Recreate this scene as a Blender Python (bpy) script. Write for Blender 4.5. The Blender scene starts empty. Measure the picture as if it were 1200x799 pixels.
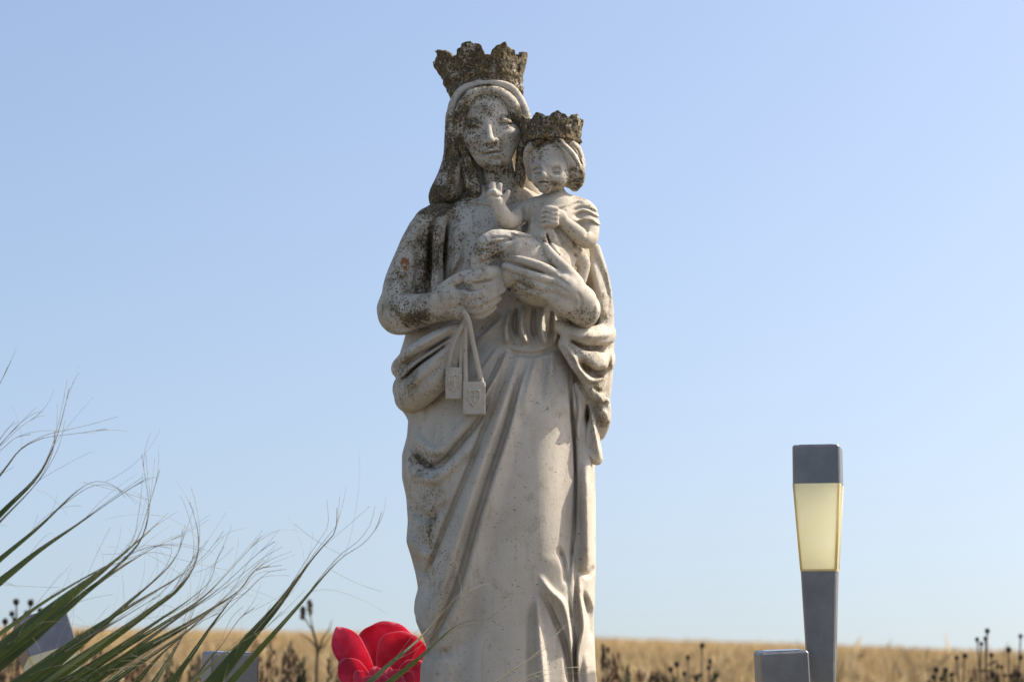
import bpy, math, random
import numpy as np
from mathutils import Vector, Matrix

R = math.radians
rng = np.random.default_rng(7)
random.seed(7)
SC = bpy.context.scene
COL = SC.collection

# ------------------------------------------------------------------ camera, sky, sun, exposure
F = 2600.0                      # focal length in photograph pixels (1200 px wide)
TH = R(7.7)                     # the camera looks up a little
DC = F / math.cos(TH)           # camera distance from the statue's axis, in photo pixels at the statue
S = 0.00127                     # metres per such pixel
ZC = 0.70                       # camera height, metres
CAMPOS = Vector((0, -DC * S, ZC))

cam_d = bpy.data.cameras.new('camera')
cam = bpy.data.objects.new('camera', cam_d)
COL.objects.link(cam)
cam.location = CAMPOS
cam.rotation_euler = (R(90) + TH, 0, 0)
cam_d.sensor_width = 36.0
cam_d.lens = F / 1200 * 36.0
cam_d.clip_end = 3000
cam_d.dof.use_dof = True
cam_d.dof.focus_distance = DC * S - 0.08
cam_d.dof.aperture_fstop = 6.3
SC.camera = cam

SUN_EL, SUN_AZ = R(46), R(14)   # azimuth: degrees behind the statue, measured from +X towards +Y
sdir = Vector((math.cos(SUN_EL) * math.cos(SUN_AZ), math.cos(SUN_EL) * math.sin(SUN_AZ), math.sin(SUN_EL)))

SKY_MUL, SKY_LIFT, SKY_TINT = 0.85, 0.10, (1.045, 1.0, 0.985, 1)
world = bpy.data.worlds.new('World')
SC.world = world
world.use_nodes = True
nt = world.node_tree
nt.nodes.clear()
sky = nt.nodes.new('ShaderNodeTexSky')
sky.sky_type = 'NISHITA'
sky.sun_disc = False
sky.sun_elevation = SUN_EL
sky.sun_rotation = math.pi / 2 - SUN_AZ
sky.altitude = 0
sky.air_density = 1.0
sky.dust_density = 3.2
sky.ozone_density = 2.0
bg = nt.nodes.new('ShaderNodeBackground')
bg.inputs['Strength'].default_value = 0.15
wo = nt.nodes.new('ShaderNodeOutputWorld')
# hazy summer sky: the pale band sits low and even (the whole dome is read a little above the true horizon)
tc = nt.nodes.new('ShaderNodeTexCoord')
sp_ = nt.nodes.new('ShaderNodeSeparateXYZ')
ab_ = nt.nodes.new('ShaderNodeMath'); ab_.operation = 'ABSOLUTE'
ml_ = nt.nodes.new('ShaderNodeMath'); ml_.operation = 'MULTIPLY_ADD'; ml_.inputs[1].default_value = SKY_MUL; ml_.inputs[2].default_value = SKY_LIFT
cb_ = nt.nodes.new('ShaderNodeCombineXYZ')
tn_ = nt.nodes.new('ShaderNodeMix'); tn_.data_type = 'RGBA'; tn_.blend_type = 'MULTIPLY'; tn_.inputs[0].default_value = 1.0
tn_.inputs[7].default_value = SKY_TINT
nt.links.new(tc.outputs['Generated'], sp_.inputs[0])
nt.links.new(sp_.outputs[0], cb_.inputs[0]); nt.links.new(sp_.outputs[1], cb_.inputs[1])
nt.links.new(sp_.outputs[2], ab_.inputs[0]); nt.links.new(ab_.outputs[0], ml_.inputs[0]); nt.links.new(ml_.outputs[0], cb_.inputs[2])
nt.links.new(cb_.outputs[0], sky.inputs['Vector'] if 'Vector' in sky.inputs else sky.inputs[0])
nt.links.new(sky.outputs[0], tn_.inputs[6])
nt.links.new(tn_.outputs[2], bg.inputs[0])
nt.links.new(bg.outputs[0], wo.inputs[0])

sun_d = bpy.data.lights.new('sun', 'SUN')
sun_d.energy = 4.3
sun_d.angle = R(0.53)
sun_d.color = (1.0, 0.94, 0.84)
sun = bpy.data.objects.new('sun', sun_d)
COL.objects.link(sun)
sun.rotation_euler = (-sdir).to_track_quat('-Z', 'Y').to_euler()

vs = SC.view_settings
vs.view_transform = 'Standard'
vs.look = 'None'
vs.gamma = 1.0
vs.exposure = 0.5

# ------------------------------------------------------------------ photo pixel <-> place
CT, ST = math.cos(TH), math.sin(TH)


def W(px, py, Y=0.0):
    """photo pixel + distance behind the statue's axis (statue pixels) -> point, statue pixels"""
    u, v = px - 600.0, 399.5 - py
    t = (Y + DC) / (F * CT - v * ST)
    return np.array([u * t, Y + 0 * t, t * (F * ST + v * CT)], dtype=np.float64)


def proj(X, Y, Z):
    yy = Y + DC
    dep = yy * CT + Z * ST
    v = (-yy * ST + Z * CT) / dep * F
    return 600.0 + X / dep * F, 399.5 - v


def M(px, py, Y=0.0):
    """the same, in metres in the world"""
    p = W(px, py, Y)
    return Vector((p[0] * S, p[1] * S, p[2] * S + ZC))


def Mm(px, py, ym):
    return M(px, py, ym / S)


# ------------------------------------------------------------------ object helpers
def tag(o, label=None, cat=None, group=None, kind=None):
    if label: o['label'] = label
    if cat: o['category'] = cat
    if group: o['group'] = group
    if kind: o['kind'] = kind
    return o


def empty(name, loc):
    o = bpy.data.objects.new(name, None)
    o.empty_display_size = 0.1
    o.location = loc
    COL.objects.link(o)
    return o


def link(name, me, mat=None, parent=None, world_space=True):
    o = bpy.data.objects.new(name, me)
    if mat and not me.materials: me.materials.append(mat)
    COL.objects.link(o)
    if parent is not None:
        o.parent = parent
        if world_space:
            q, off = parent, Vector((0, 0, 0))
            while q is not None:
                off += q.location
                q = q.parent
            o.location = -off
    return o


def mesh_np(name, V, Q, smooth=True, attrs=None):
    """V (n,3) float, Q (m,3|4) int"""
    me = bpy.data.meshes.new(name)
    V = np.ascontiguousarray(V, dtype=np.float32)
    Q = np.ascontiguousarray(Q, dtype=np.int32)
    k = Q.shape[1]
    me.vertices.add(len(V)); me.vertices.foreach_set('co', V.ravel())
    me.loops.add(Q.size); me.loops.foreach_set('vertex_index', Q.ravel())
    me.polygons.add(len(Q))
    me.polygons.foreach_set('loop_start', np.arange(0, Q.size, k, dtype=np.int32))
    me.update(calc_edges=True)
    me.polygons.foreach_set('use_smooth', np.full(len(Q), smooth, dtype=bool))
    if attrs:
        for an, av in attrs.items():
            a = me.attributes.new(an, 'FLOAT', 'POINT')
            a.data.foreach_set('value', np.ascontiguousarray(av, dtype=np.float32))
    me.validate()
    return me


class MB:
    """collects simple shapes into one mesh"""
    def __init__(s): s.v, s.f = [], []
    def add(s, vs, fs):
        o = len(s.v)
        s.v += [tuple(v) for v in vs]
        s.f += [tuple(i + o for i in f) for f in fs]
    def tube(s, pts, rad, n=6, cap=True):
        pts = [Vector(p) for p in pts]
        if not hasattr(rad, '__len__'): rad = [rad] * len(pts)
        rings, prev = [], None
        for i, p in enumerate(pts):
            a = pts[max(i - 1, 0)]; b = pts[min(i + 1, len(pts) - 1)]
            t = (b - a).normalized()
            ref = prev if prev is not None else (Vector((1, 0, 0)) if abs(t.x) < .8 else Vector((0, 1, 0)))
            n1 = (ref - t * ref.dot(t)).normalized(); prev = n1
            n2 = t.cross(n1)
            rings.append([p + (n1 * math.cos(2 * math.pi * k / n) + n2 * math.sin(2 * math.pi * k / n)) * rad[i] for k in range(n)])
        vs = [v for r in rings for v in r]
        fs = [(i * n + k, i * n + (k + 1) % n, (i + 1) * n + (k + 1) % n, (i + 1) * n + k) for i in range(len(pts) - 1) for k in range(n)]
        if cap:
            fs.append(tuple(range(n - 1, -1, -1))); fs.append(tuple((len(pts) - 1) * n + k for k in range(n)))
        s.add(vs, fs)
    def mesh(s, name, smooth=True):
        me = bpy.data.meshes.new(name)
        me.from_pydata(s.v, [], s.f)
        if smooth:
            for p in me.polygons: p.use_smooth = True
        me.update()
        return me


def crom(P, n):
    """Catmull-Rom through rows of P"""
    P = np.asarray(P, dtype=np.float64)
    if len(P) == 2:
        t = np.linspace(0, 1, n + 1)[:, None]
        return P[0] * (1 - t) + P[1] * t
    Q = np.vstack([2 * P[0] - P[1], P, 2 * P[-1] - P[-2]])
    out = []
    for i in range(1, len(Q) - 2):
        p0, p1, p2, p3 = Q[i - 1], Q[i], Q[i + 1], Q[i + 2]
        for t in np.linspace(0, 1, n, endpoint=False):
            out.append(.5 * (2 * p1 + (p2 - p0) * t + (2 * p0 - 5 * p1 + 4 * p2 - p3) * t * t + (3 * p1 - p0 - 3 * p2 + p3) * t ** 3))
    out.append(Q[-2])
    return np.array(out)


# ------------------------------------------------------------------ materials
def mat_new(name):
    m = bpy.data.materials.new(name)
    m.use_nodes = True
    t = m.node_tree
    t.nodes.clear()
    out = t.nodes.new('ShaderNodeOutputMaterial')
    return m, t, out


class NB:
    """tiny node-building helper"""
    def __init__(s, t): s.t = t
    def n(s, kind, **kw):
        x = s.t.nodes.new(kind)
        for k, v in kw.items(): setattr(x, k, v)
        return x
    def set(s, node, **kw):
        for k, v in kw.items():
            k = k.replace('_', ' ')
            if hasattr(v, 'is_output') or isinstance(v, bpy.types.NodeSocket): s.t.links.new(v, node.inputs[k])
            else: node.inputs[k].default_value = v
        return node
    def coord(s): return s.n('ShaderNodeTexCoord').outputs['Object']
    def noise(s, vec, scale, detail=4, rough=.55, dist=0):
        x = s.n('ShaderNodeTexNoise')
        s.set(x, Vector=vec, Scale=scale, Detail=detail, Roughness=rough, Distortion=dist)
        return x.outputs['Fac']
    def math(s, op, a, b=0.0, clamp=False):
        x = s.n('ShaderNodeMath', operation=op, use_clamp=clamp)
        for i, v in enumerate((a, b)):
            if isinstance(v, bpy.types.NodeSocket): s.t.links.new(v, x.inputs[i])
            else: x.inputs[i].default_value = v
        return x.outputs[0]
    def ramp(s, v, a, b, lo=0.0, hi=1.0):
        x = s.n('ShaderNodeMapRange', interpolation_type='SMOOTHSTEP')
        s.set(x, Value=v); x.inputs[1].default_value = a; x.inputs[2].default_value = b
        x.inputs[3].default_value = lo; x.inputs[4].default_value = hi
        return x.outputs[0]
    def mix(s, fac, a, b):
        x = s.n('ShaderNodeMix', data_type='RGBA')
        for i, v in ((0, fac), (6, a), (7, b)):
            if isinstance(v, bpy.types.NodeSocket): s.t.links.new(v, x.inputs[i])
            else: x.inputs[i].default_value = v if i == 0 else (*v, 1)
        return x.outputs[2]
    def bump(s, h, strength, dist):
        x = s.n('ShaderNodeBump')
        s.set(x, Height=h); x.inputs['Strength'].default_value = strength; x.inputs['Distance'].default_value = dist
        return x.outputs[0]
    def attr(s, name):
        x = s.n('ShaderNodeAttribute', attribute_name=name)
        return x.outputs['Fac']


def stone_mat(name, tone=(0.54, 0.485, 0.395), tone2=(0.45, 0.395, 0.31)):
    m, t, out = mat_new(name)
    b = NB(t)
    co = b.coord()
    msk = b.attr('lichen')
    big = b.noise(co, 9, 4, .6)
    mid = b.noise(co, 45, 5, .65)
    fine = b.noise(co, 210, 6, .74)
    sp = b.noise(co, 310, 3, .6)
    spk = b.noise(co, 95, 4, .65)
    base = b.mix(b.ramp(big, .35, .68), tone, tone2)
    base = b.mix(b.math('MULTIPLY', b.ramp(mid, .5, .72), .45), base, (0.36, 0.305, 0.22))
    mp = b.n('ShaderNodeMapping'); t.links.new(co, mp.inputs[0]); mp.inputs['Scale'].default_value = (75, 75, 7)
    stk = b.noise(mp.outputs[0], 1, 4, .6)
    base = b.mix(b.ramp(stk, .52, .74, 0, .38), base, (0.29, 0.24, 0.165))
    # ochre-grey film round the lichens
    film = b.ramp(b.math('ADD', mid, b.math('MULTIPLY', b.math('SUBTRACT', msk, .5), .50)), .40, .68)
    base = b.mix(b.math('MULTIPLY', film, .55), base, (0.215, 0.165, 0.088))
    # dark lichen crust
    lv = b.math('ADD', b.math('ADD', b.math('MULTIPLY', fine, .6), b.math('MULTIPLY', mid, .4)), b.math('MULTIPLY', b.math('SUBTRACT', msk, .5), .36))
    lf = b.ramp(lv, .55, .605)
    hue = b.noise(co, 60, 4, .7)
    lc = b.mix(b.ramp(hue, .40, .56), (0.058, 0.044, 0.024), (0.135, 0.096, 0.036))
    lc = b.mix(b.ramp(hue, .57, .66), lc, (0.24, 0.155, 0.042))
    base = b.mix(b.math('MULTIPLY', lf, .9), base, lc)
    # grey crust flakes on top of the moss
    fl = b.noise(co, 110, 5, .7)
    base = b.mix(b.math('MULTIPLY', b.math('MULTIPLY', b.ramp(fl, .56, .66), lf), .4), base, (0.30, 0.265, 0.20))
    # black specks
    pv = b.math('ADD', sp, b.math('MULTIPLY', msk, .20))
    base = b.mix(b.ramp(pv, .675, .72, 0, .88), base, (0.050, 0.040, 0.026))
    pv2 = b.math('ADD', spk, b.math('MULTIPLY', msk, .08))
    base = b.mix(b.ramp(pv2, .705, .735, 0, .85), base, (0.05, 0.045, 0.035))
    # one orange lichen rosette where it grows
    og = b.attr('orange')
    base = b.mix(b.ramp(b.math('ADD', og, b.math('ADD', b.math('MULTIPLY', mid, 1.5), b.math('MULTIPLY', fine, .9))), 1.66, 1.82, 0, .85), base, (0.23, 0.085, 0.015))
    p = b.n('ShaderNodeBsdfPrincipled')
    b.set(p, Base_Color=base, Roughness=.88)
    p.inputs['Specular IOR Level'].default_value = .25
    h = b.math('ADD', b.math('MULTIPLY', fine, .7), b.math('MULTIPLY', lf, .25))
    h = b.math('SUBTRACT', h, b.ramp(pv2, .735, .77, 0, .8))
    b.set(p, Normal=b.bump(h, .55, .0016))
    t.links.new(p.outputs[0], out.inputs[0])
    return m


def simple_mat(name, c1, c2, scale=20, rough=.8, bump=0, metal=0, transl=0.0, spec=.3, detail=5):
    m, t, out = mat_new(name)
    b = NB(t)
    co = b.coord()
    n = b.noise(co, scale, detail, .6)
    col = b.mix(b.ramp(n, .35, .65), c1, c2)
    p = b.n('ShaderNodeBsdfPrincipled')
    b.set(p, Base_Color=col, Roughness=rough, Metallic=metal)
    p.inputs['Specular IOR Level'].default_value = spec
    if bump: b.set(p, Normal=b.bump(n, .6, bump))
    sh = p.outputs[0]
    if transl:
        tr = b.n('ShaderNodeBsdfTranslucent')
        t.links.new(col, tr.inputs[0])
        mx = b.n('ShaderNodeMixShader')
        mx.inputs[0].default_value = transl
        t.links.new(sh, mx.inputs[1]); t.links.new(tr.outputs[0], mx.inputs[2])
        sh = mx.outputs[0]
    t.links.new(sh, out.inputs[0])
    return m


STONE = stone_mat('weathered_pale_stone')
SOIL = simple_mat('dry_soil', (0.24, 0.18, 0.11), (0.38, 0.30, 0.19), 6, .95, .02)
STRAW_GROUND = simple_mat('straw_ground', (0.36, 0.26, 0.13), (0.46, 0.34, 0.18), 1.5, .95, .03)
PEDESTAL = simple_mat('rough_limestone', (0.36, 0.32, 0.26), (0.48, 0.44, 0.36), 14, .9, .01)

# ------------------------------------------------------------------ ground: one sheet, rising to the crest of the wheat field
RC = 90.0


def crest(x):
    x = np.clip(x, -45, 38)
    return 0.25 - 0.024 * x - 0.0004 * x * x


def ground_z(x, y):
    d = y - CAMPOS.y
    s = np.clip((d - 7.0) / (RC - 7.0), 0, 1)
    z = s * (0.08 + crest(x * RC / np.clip(d, 25, RC))) - 0.05 * np.clip(d / 7.0 - .3, 0, 1) * (1 - s)
    z = z - np.clip(d - RC, 0, 1e9) * 0.012
    return z


ys = np.concatenate([np.linspace(-12, 20, 90), np.linspace(20.6, 130, 120), np.geomspace(134, 1400, 26)])
xs = np.concatenate([-np.geomspace(900, 62, 14), np.linspace(-60, 60, 121), np.geomspace(62, 900, 14)])
gx, gy = np.meshgrid(xs, ys)
gz = ground_z(gx, gy) + 0.012 * np.sin(gx * 3.1 + gy) * np.sin(gy * 2.3) * (gy < 20)
V = np.stack([gx.ravel(), gy.ravel(), gz.ravel()], 1)
ny, nx = gx.shape
idx = np.arange(ny * nx).reshape(ny, nx)
Q = np.stack([idx[:-1, :-1], idx[:-1, 1:], idx[1:, 1:], idx[1:, :-1]], -1).reshape(-1, 4)
gme = mesh_np('ground', V, Q)
gm, t_, o_ = mat_new('ground_dry')
b_ = NB(t_)
co_ = b_.coord()
sep = b_.n('ShaderNodeSeparateXYZ'); t_.links.new(co_, sep.inputs[0])
n1 = b_.noise(co_, 1.2, 5, .6); n2 = b_.noise(co_, 24, 5, .7)
soil = b_.mix(b_.ramp(n2, .35, .65), (0.10, 0.085, 0.065), (0.19, 0.16, 0.12))
straw = b_.mix(b_.ramp(n1, .35, .65), (0.46, 0.34, 0.18), (0.58, 0.44, 0.25))
edge = b_.ramp(b_.math('ADD', sep.outputs[1], b_.math('MULTIPLY', n1, 2.0)), 4.5, 6.0)
p_ = b_.n('ShaderNodeBsdfPrincipled')
b_.set(p_, Base_Color=b_.mix(edge, soil, straw), Roughness=.95, Normal=b_.bump(n2, .7, .02))
t_.links.new(p_.outputs[0], o_.inputs[0])
ground = link('ground', gme, gm)
tag(ground, 'dry bare soil rising gently into a straw-coloured field', 'ground', kind='structure')

# ------------------------------------------------------------------ sculpting: distance fields on a grid, carved with strokes
class Vol:
    def __init__(s, lo, hi, h):
        s.h = h
        s.ax = [np.arange(lo[i], hi[i] + h, h, dtype=np.float32) for i in range(3)]
        s.a = np.full([len(a) for a in s.ax], 20, dtype=np.float32)
    @staticmethod
    def px(x0, x1, y0, y1, Y0, Y1, h):
        A = np.array([W(x, y, Y) for x in (x0, x1) for y in (y0, y1) for Y in (Y0, Y1)])
        return Vol(A.min(0) - 2, A.max(0) + 2, h)
    def box(s, lo, hi):
        sl = []
        for i in range(3):
            a = s.ax[i]
            i0 = int(np.searchsorted(a, lo[i])); i1 = int(np.searchsorted(a, hi[i]))
            sl.append(slice(max(i0 - 1, 0), min(i1 + 1, len(a))))
        X = s.ax[0][sl[0]][:, None, None]; Y = s.ax[1][sl[1]][None, :, None]; Z = s.ax[2][sl[2]][None, None, :]
        return tuple(sl), X, Y, Z
    def put(s, sl, d, k):
        o = s.a[sl]
        if o.size == 0: return
        if k <= 0: s.a[sl] = np.minimum(o, d); return
        h = np.clip(.5 + .5 * (o - d) / k, 0, 1)
        s.a[sl] = o + (d - o) * h - k * h * (1 - h)
    def carve(s, sl, d, k):
        o = s.a[sl]
        if o.size == 0: return
        d = -d
        h = np.clip(.5 - .5 * (o - d) / max(k, 1e-3), 0, 1)
        s.a[sl] = o + (d - o) * h + k * h * (1 - h)
    # -- shapes
    def _caps(s, P, k, op):
        P = np.asarray(P, dtype=np.float64)
        A = np.array([W(p[0], p[1], p[2]) for p in P]); rr = P[:, 3]
        m = rr.max() + 2 * k + 9
        sl, X, Y, Z = s.box(A.min(0) - m, A.max(0) + m)
        d = None
        for i in range(len(A) - 1):
            a, b_, ra, rb = A[i], A[i + 1], rr[i], rr[i + 1]
            ba = b_ - a; L2 = max(float(ba @ ba), 1e-6)
            t = np.clip(((X - a[0]) * ba[0] + (Y - a[1]) * ba[1] + (Z - a[2]) * ba[2]) / L2, 0, 1).astype(np.float32)
            q = np.sqrt((X - a[0] - t * ba[0]) ** 2 + (Y - a[1] - t * ba[1]) ** 2 + (Z - a[2] - t * ba[2]) ** 2) - (ra + (rb - ra) * t)
            d = q if d is None else np.minimum(d, q)
        op(sl, d.astype(np.float32), k)
    def chain(s, P, k=3, n=3):
        s._caps(crom(P, n) if len(P) > 2 else P, k, s.put)
    def groove(s, P, k=2, n=3):
        s._caps(crom(P, n) if len(P) > 2 else P, k, s.carve)
    def ell(s, c, r, k=3, roll=0, yaw=0, pitch=0, cut=False):
        c = W(*c); r = np.array(r, dtype=np.float64)
        m = r.max() + 2 * k + 9
        sl, X, Y, Z = s.box(c - m, c + m)
        Rm = np.array((Matrix.Rotation(R(roll), 3, 'Y') @ Matrix.Rotation(R(yaw), 3, 'Z') @ Matrix.Rotation(R(pitch), 3, 'X')).transposed())
        x, y, z = X - c[0], Y - c[1], Z - c[2]
        u = [(Rm[i, 0] * x + Rm[i, 1] * y + Rm[i, 2] * z) for i in range(3)]
        k0 = np.sqrt(sum((u[i] / r[i]) ** 2 for i in range(3)))
        k1 = np.sqrt(sum((u[i] / r[i] ** 2) ** 2 for i in range(3))) + 1e-6
        d = (k0 * (k0 - 1) / k1).astype(np.float32)
        (s.carve if cut else s.put)(sl, d, k)
    def loft(s, rows, k=3, fn=None):
        """rows: photo y, left x, right x, centre depth, half depth"""
        T = np.array(rows, dtype=np.float64)
        C = np.array([[W(r[1], r[0], 0)[0], W(r[2], r[0], 0)[0], W(590, r[0], 0)[2]] for r in T])
        o = np.argsort(C[:, 2])
        zz = C[o, 2]; T = T[o]; C = C[o]
        sl, X, Y, Z = s.box((C[:, 0].min() - 15, -260, zz[0] - 1), (C[:, 1].max() + 15, 260, zz[-1] + 1))
        z = s.ax[2][sl[2]]
        dz = np.linspace(zz[0], zz[-1], 400)
        def ip(v):
            w = np.interp(dz, zz, v); ker = np.hanning(11); ker /= ker.sum()
            w = np.convolve(np.pad(w, 5, mode='edge'), ker, 'valid')
            return np.interp(z, dz, w)[None, None, :]
        xl, xr, yc, b_ = ip(C[:, 0]), ip(C[:, 1]), ip(T[:, 3]), ip(T[:, 4])
        cx, a_ = (xl + xr) / 2, (xr - xl) / 2
        u, v = (X - cx), (Y - yc)
        k0 = np.sqrt((u / a_) ** 2 + (v / b_) ** 2)
        k1 = np.sqrt((u / a_ ** 2) ** 2 + (v / b_ ** 2) ** 2) + 1e-6
        d = k0 * (k0 - 1) / k1
        if fn is not None: d = d - fn(u / a_, v / b_, Z)
        d = np.maximum(d, np.maximum(zz[0] - Z, Z - zz[-1]))
        s.put(sl, d.astype(np.float32), k)
    def press(s, H, yc=0.0, soft=25.0, band=16.0, ymin=-1e9):
        """push the surface that faces the camera out or in by the stroke map"""
        ii = np.nonzero(np.abs(s.a) < band)
        X, Y, Z = s.ax[0][ii[0]], s.ax[1][ii[1]], s.ax[2][ii[2]]
        pxx, pyy = proj(X, Y, Z)
        w = np.clip((yc - Y) / soft, 0, 1); w = w * w * (3 - 2 * w)
        s.a[ii] -= (H.sample(pxx, pyy) * w).astype(np.float32)
    def rough(s, amp, scale, seed=1, where=None):
        ii = np.nonzero(np.abs(s.a) < amp * 3 + 3)
        P = [s.ax[i][ii[i]] for i in range(3)]
        n = vnoise(P[0] / scale, P[1] / scale, P[2] / scale, seed) - .5
        n2 = vnoise(P[0] / scale * 2.3, P[1] / scale * 2.3, P[2] / scale * 2.3, seed + 5) - .5
        s.a[ii] -= (amp * 2 * (n * .65 + n2 * .35)).astype(np.float32)
    # -- surface nets
    def mesh(s, smooth=2, lo=None):
        a = s.a; h = s.h
        for sl in ((0,), (-1,)):
            a[sl[0], :, :] = 5; a[:, sl[0], :] = 5; a[:, :, sl[0]] = 5
        ins = a < 0
        cnt = np.zeros([n - 1 for n in a.shape], dtype=np.int8)
        for i in (0, 1):
            for j in (0, 1):
                for k in (0, 1):
                    cnt += ins[i:a.shape[0] - 1 + i, j:a.shape[1] - 1 + j, k:a.shape[2] - 1 + k]
        act = (cnt > 0) & (cnt < 8)
        ci = np.nonzero(act)
        vid = np.full(act.shape, -1, dtype=np.int32); vid[ci] = np.arange(len(ci[0]))
        cor = [(i, j, k) for i in (0, 1) for j in (0, 1) for k in (0, 1)]
        val = {c: a[ci[0] + c[0], ci[1] + c[1], ci[2] + c[2]] for c in cor}
        acc = np.zeros((len(ci[0]), 3), dtype=np.float32); num = np.zeros(len(ci[0]), dtype=np.float32)
        for c in cor:
            for ax in range(3):
                if c[ax] == 0:
                    e = list(c); e[ax] = 1; e = tuple(e)
                    va, vb = val[c], val[e]
                    m = (va < 0) != (vb < 0)
                    t = np.where(m, va / np.where(m, va - vb, 1), 0)
                    for q in range(3):
                        acc[:, q] += np.where(m, c[q] + (t if q == ax else 0), 0)
                    num += m
        V = acc / num[:, None] + np.stack(ci, 1)
        V = V * h + np.array([s.ax[i][0] for i in range(3)])
        quads = []
        for ax in range(3):
            u, w = [(1, 2), (2, 0), (0, 1)][ax]
            n = list(a.shape)
            s0 = [slice(1, n[i] - 1) for i in range(3)]; s1 = [slice(1, n[i] - 1) for i in range(3)]
            s0[ax] = slice(0, n[ax] - 1); s1[ax] = slice(1, n[ax])
            A, B = ins[tuple(s0)], ins[tuple(s1)]
            e = np.nonzero(A != B)
            flip = A[e]
            off = [1, 1, 1]; off[ax] = 0
            g = [e[i] + off[i] for i in range(3)]
            def cell(du, dw):
                q = list(g); q[u] = q[u] - du; q[w] = q[w] - dw
                return vid[q[0], q[1], q[2]]
            c00, c10, c11, c01 = cell(0, 0), cell(1, 0), cell(1, 1), cell(0, 1)
            qq = np.stack([c00, c10, c11, c01], 1)
            qq[~flip] = qq[~flip][:, ::-1]
            quads.append(qq)
        Qd = np.concatenate(quads)
        for it in range(smooth):
            sm = np.zeros_like(V); nn = np.zeros(len(V))
            for x, y in ((0, 1), (1, 2), (2, 3), (3, 0)):
                for i_, j_ in ((x, y), (y, x)):
                    for q in range(3): sm[:, q] += np.bincount(Qd[:, i_], V[Qd[:, j_], q], len(V))
                    nn += np.bincount(Qd[:, i_], minlength=len(V))
            V = V * .4 + .6 * sm / np.maximum(nn, 1)[:, None]
        return V, Qd


def vnoise(x, y, z, seed=1):
    g = np.random.default_rng(seed).random(4096).astype(np.float32)
    xi, yi, zi = np.floor(x).astype(np.int64), np.floor(y).astype(np.int64), np.floor(z).astype(np.int64)
    fx, fy, fz = x - xi, y - yi, z - zi
    fx, fy, fz = [f * f * (3 - 2 * f) for f in (fx, fy, fz)]
    def hsh(a, b, c): return g[((a * 73856093) ^ (b * 19349663) ^ (c * 83492791)) & 4095]
    r = 0
    for i in (0, 1):
        for j in (0, 1):
            for k in (0, 1):
                r = r + hsh(xi + i, yi + j, zi + k) * (fx if i else 1 - fx) * (fy if j else 1 - fy) * (fz if k else 1 - fz)
    return r


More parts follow.
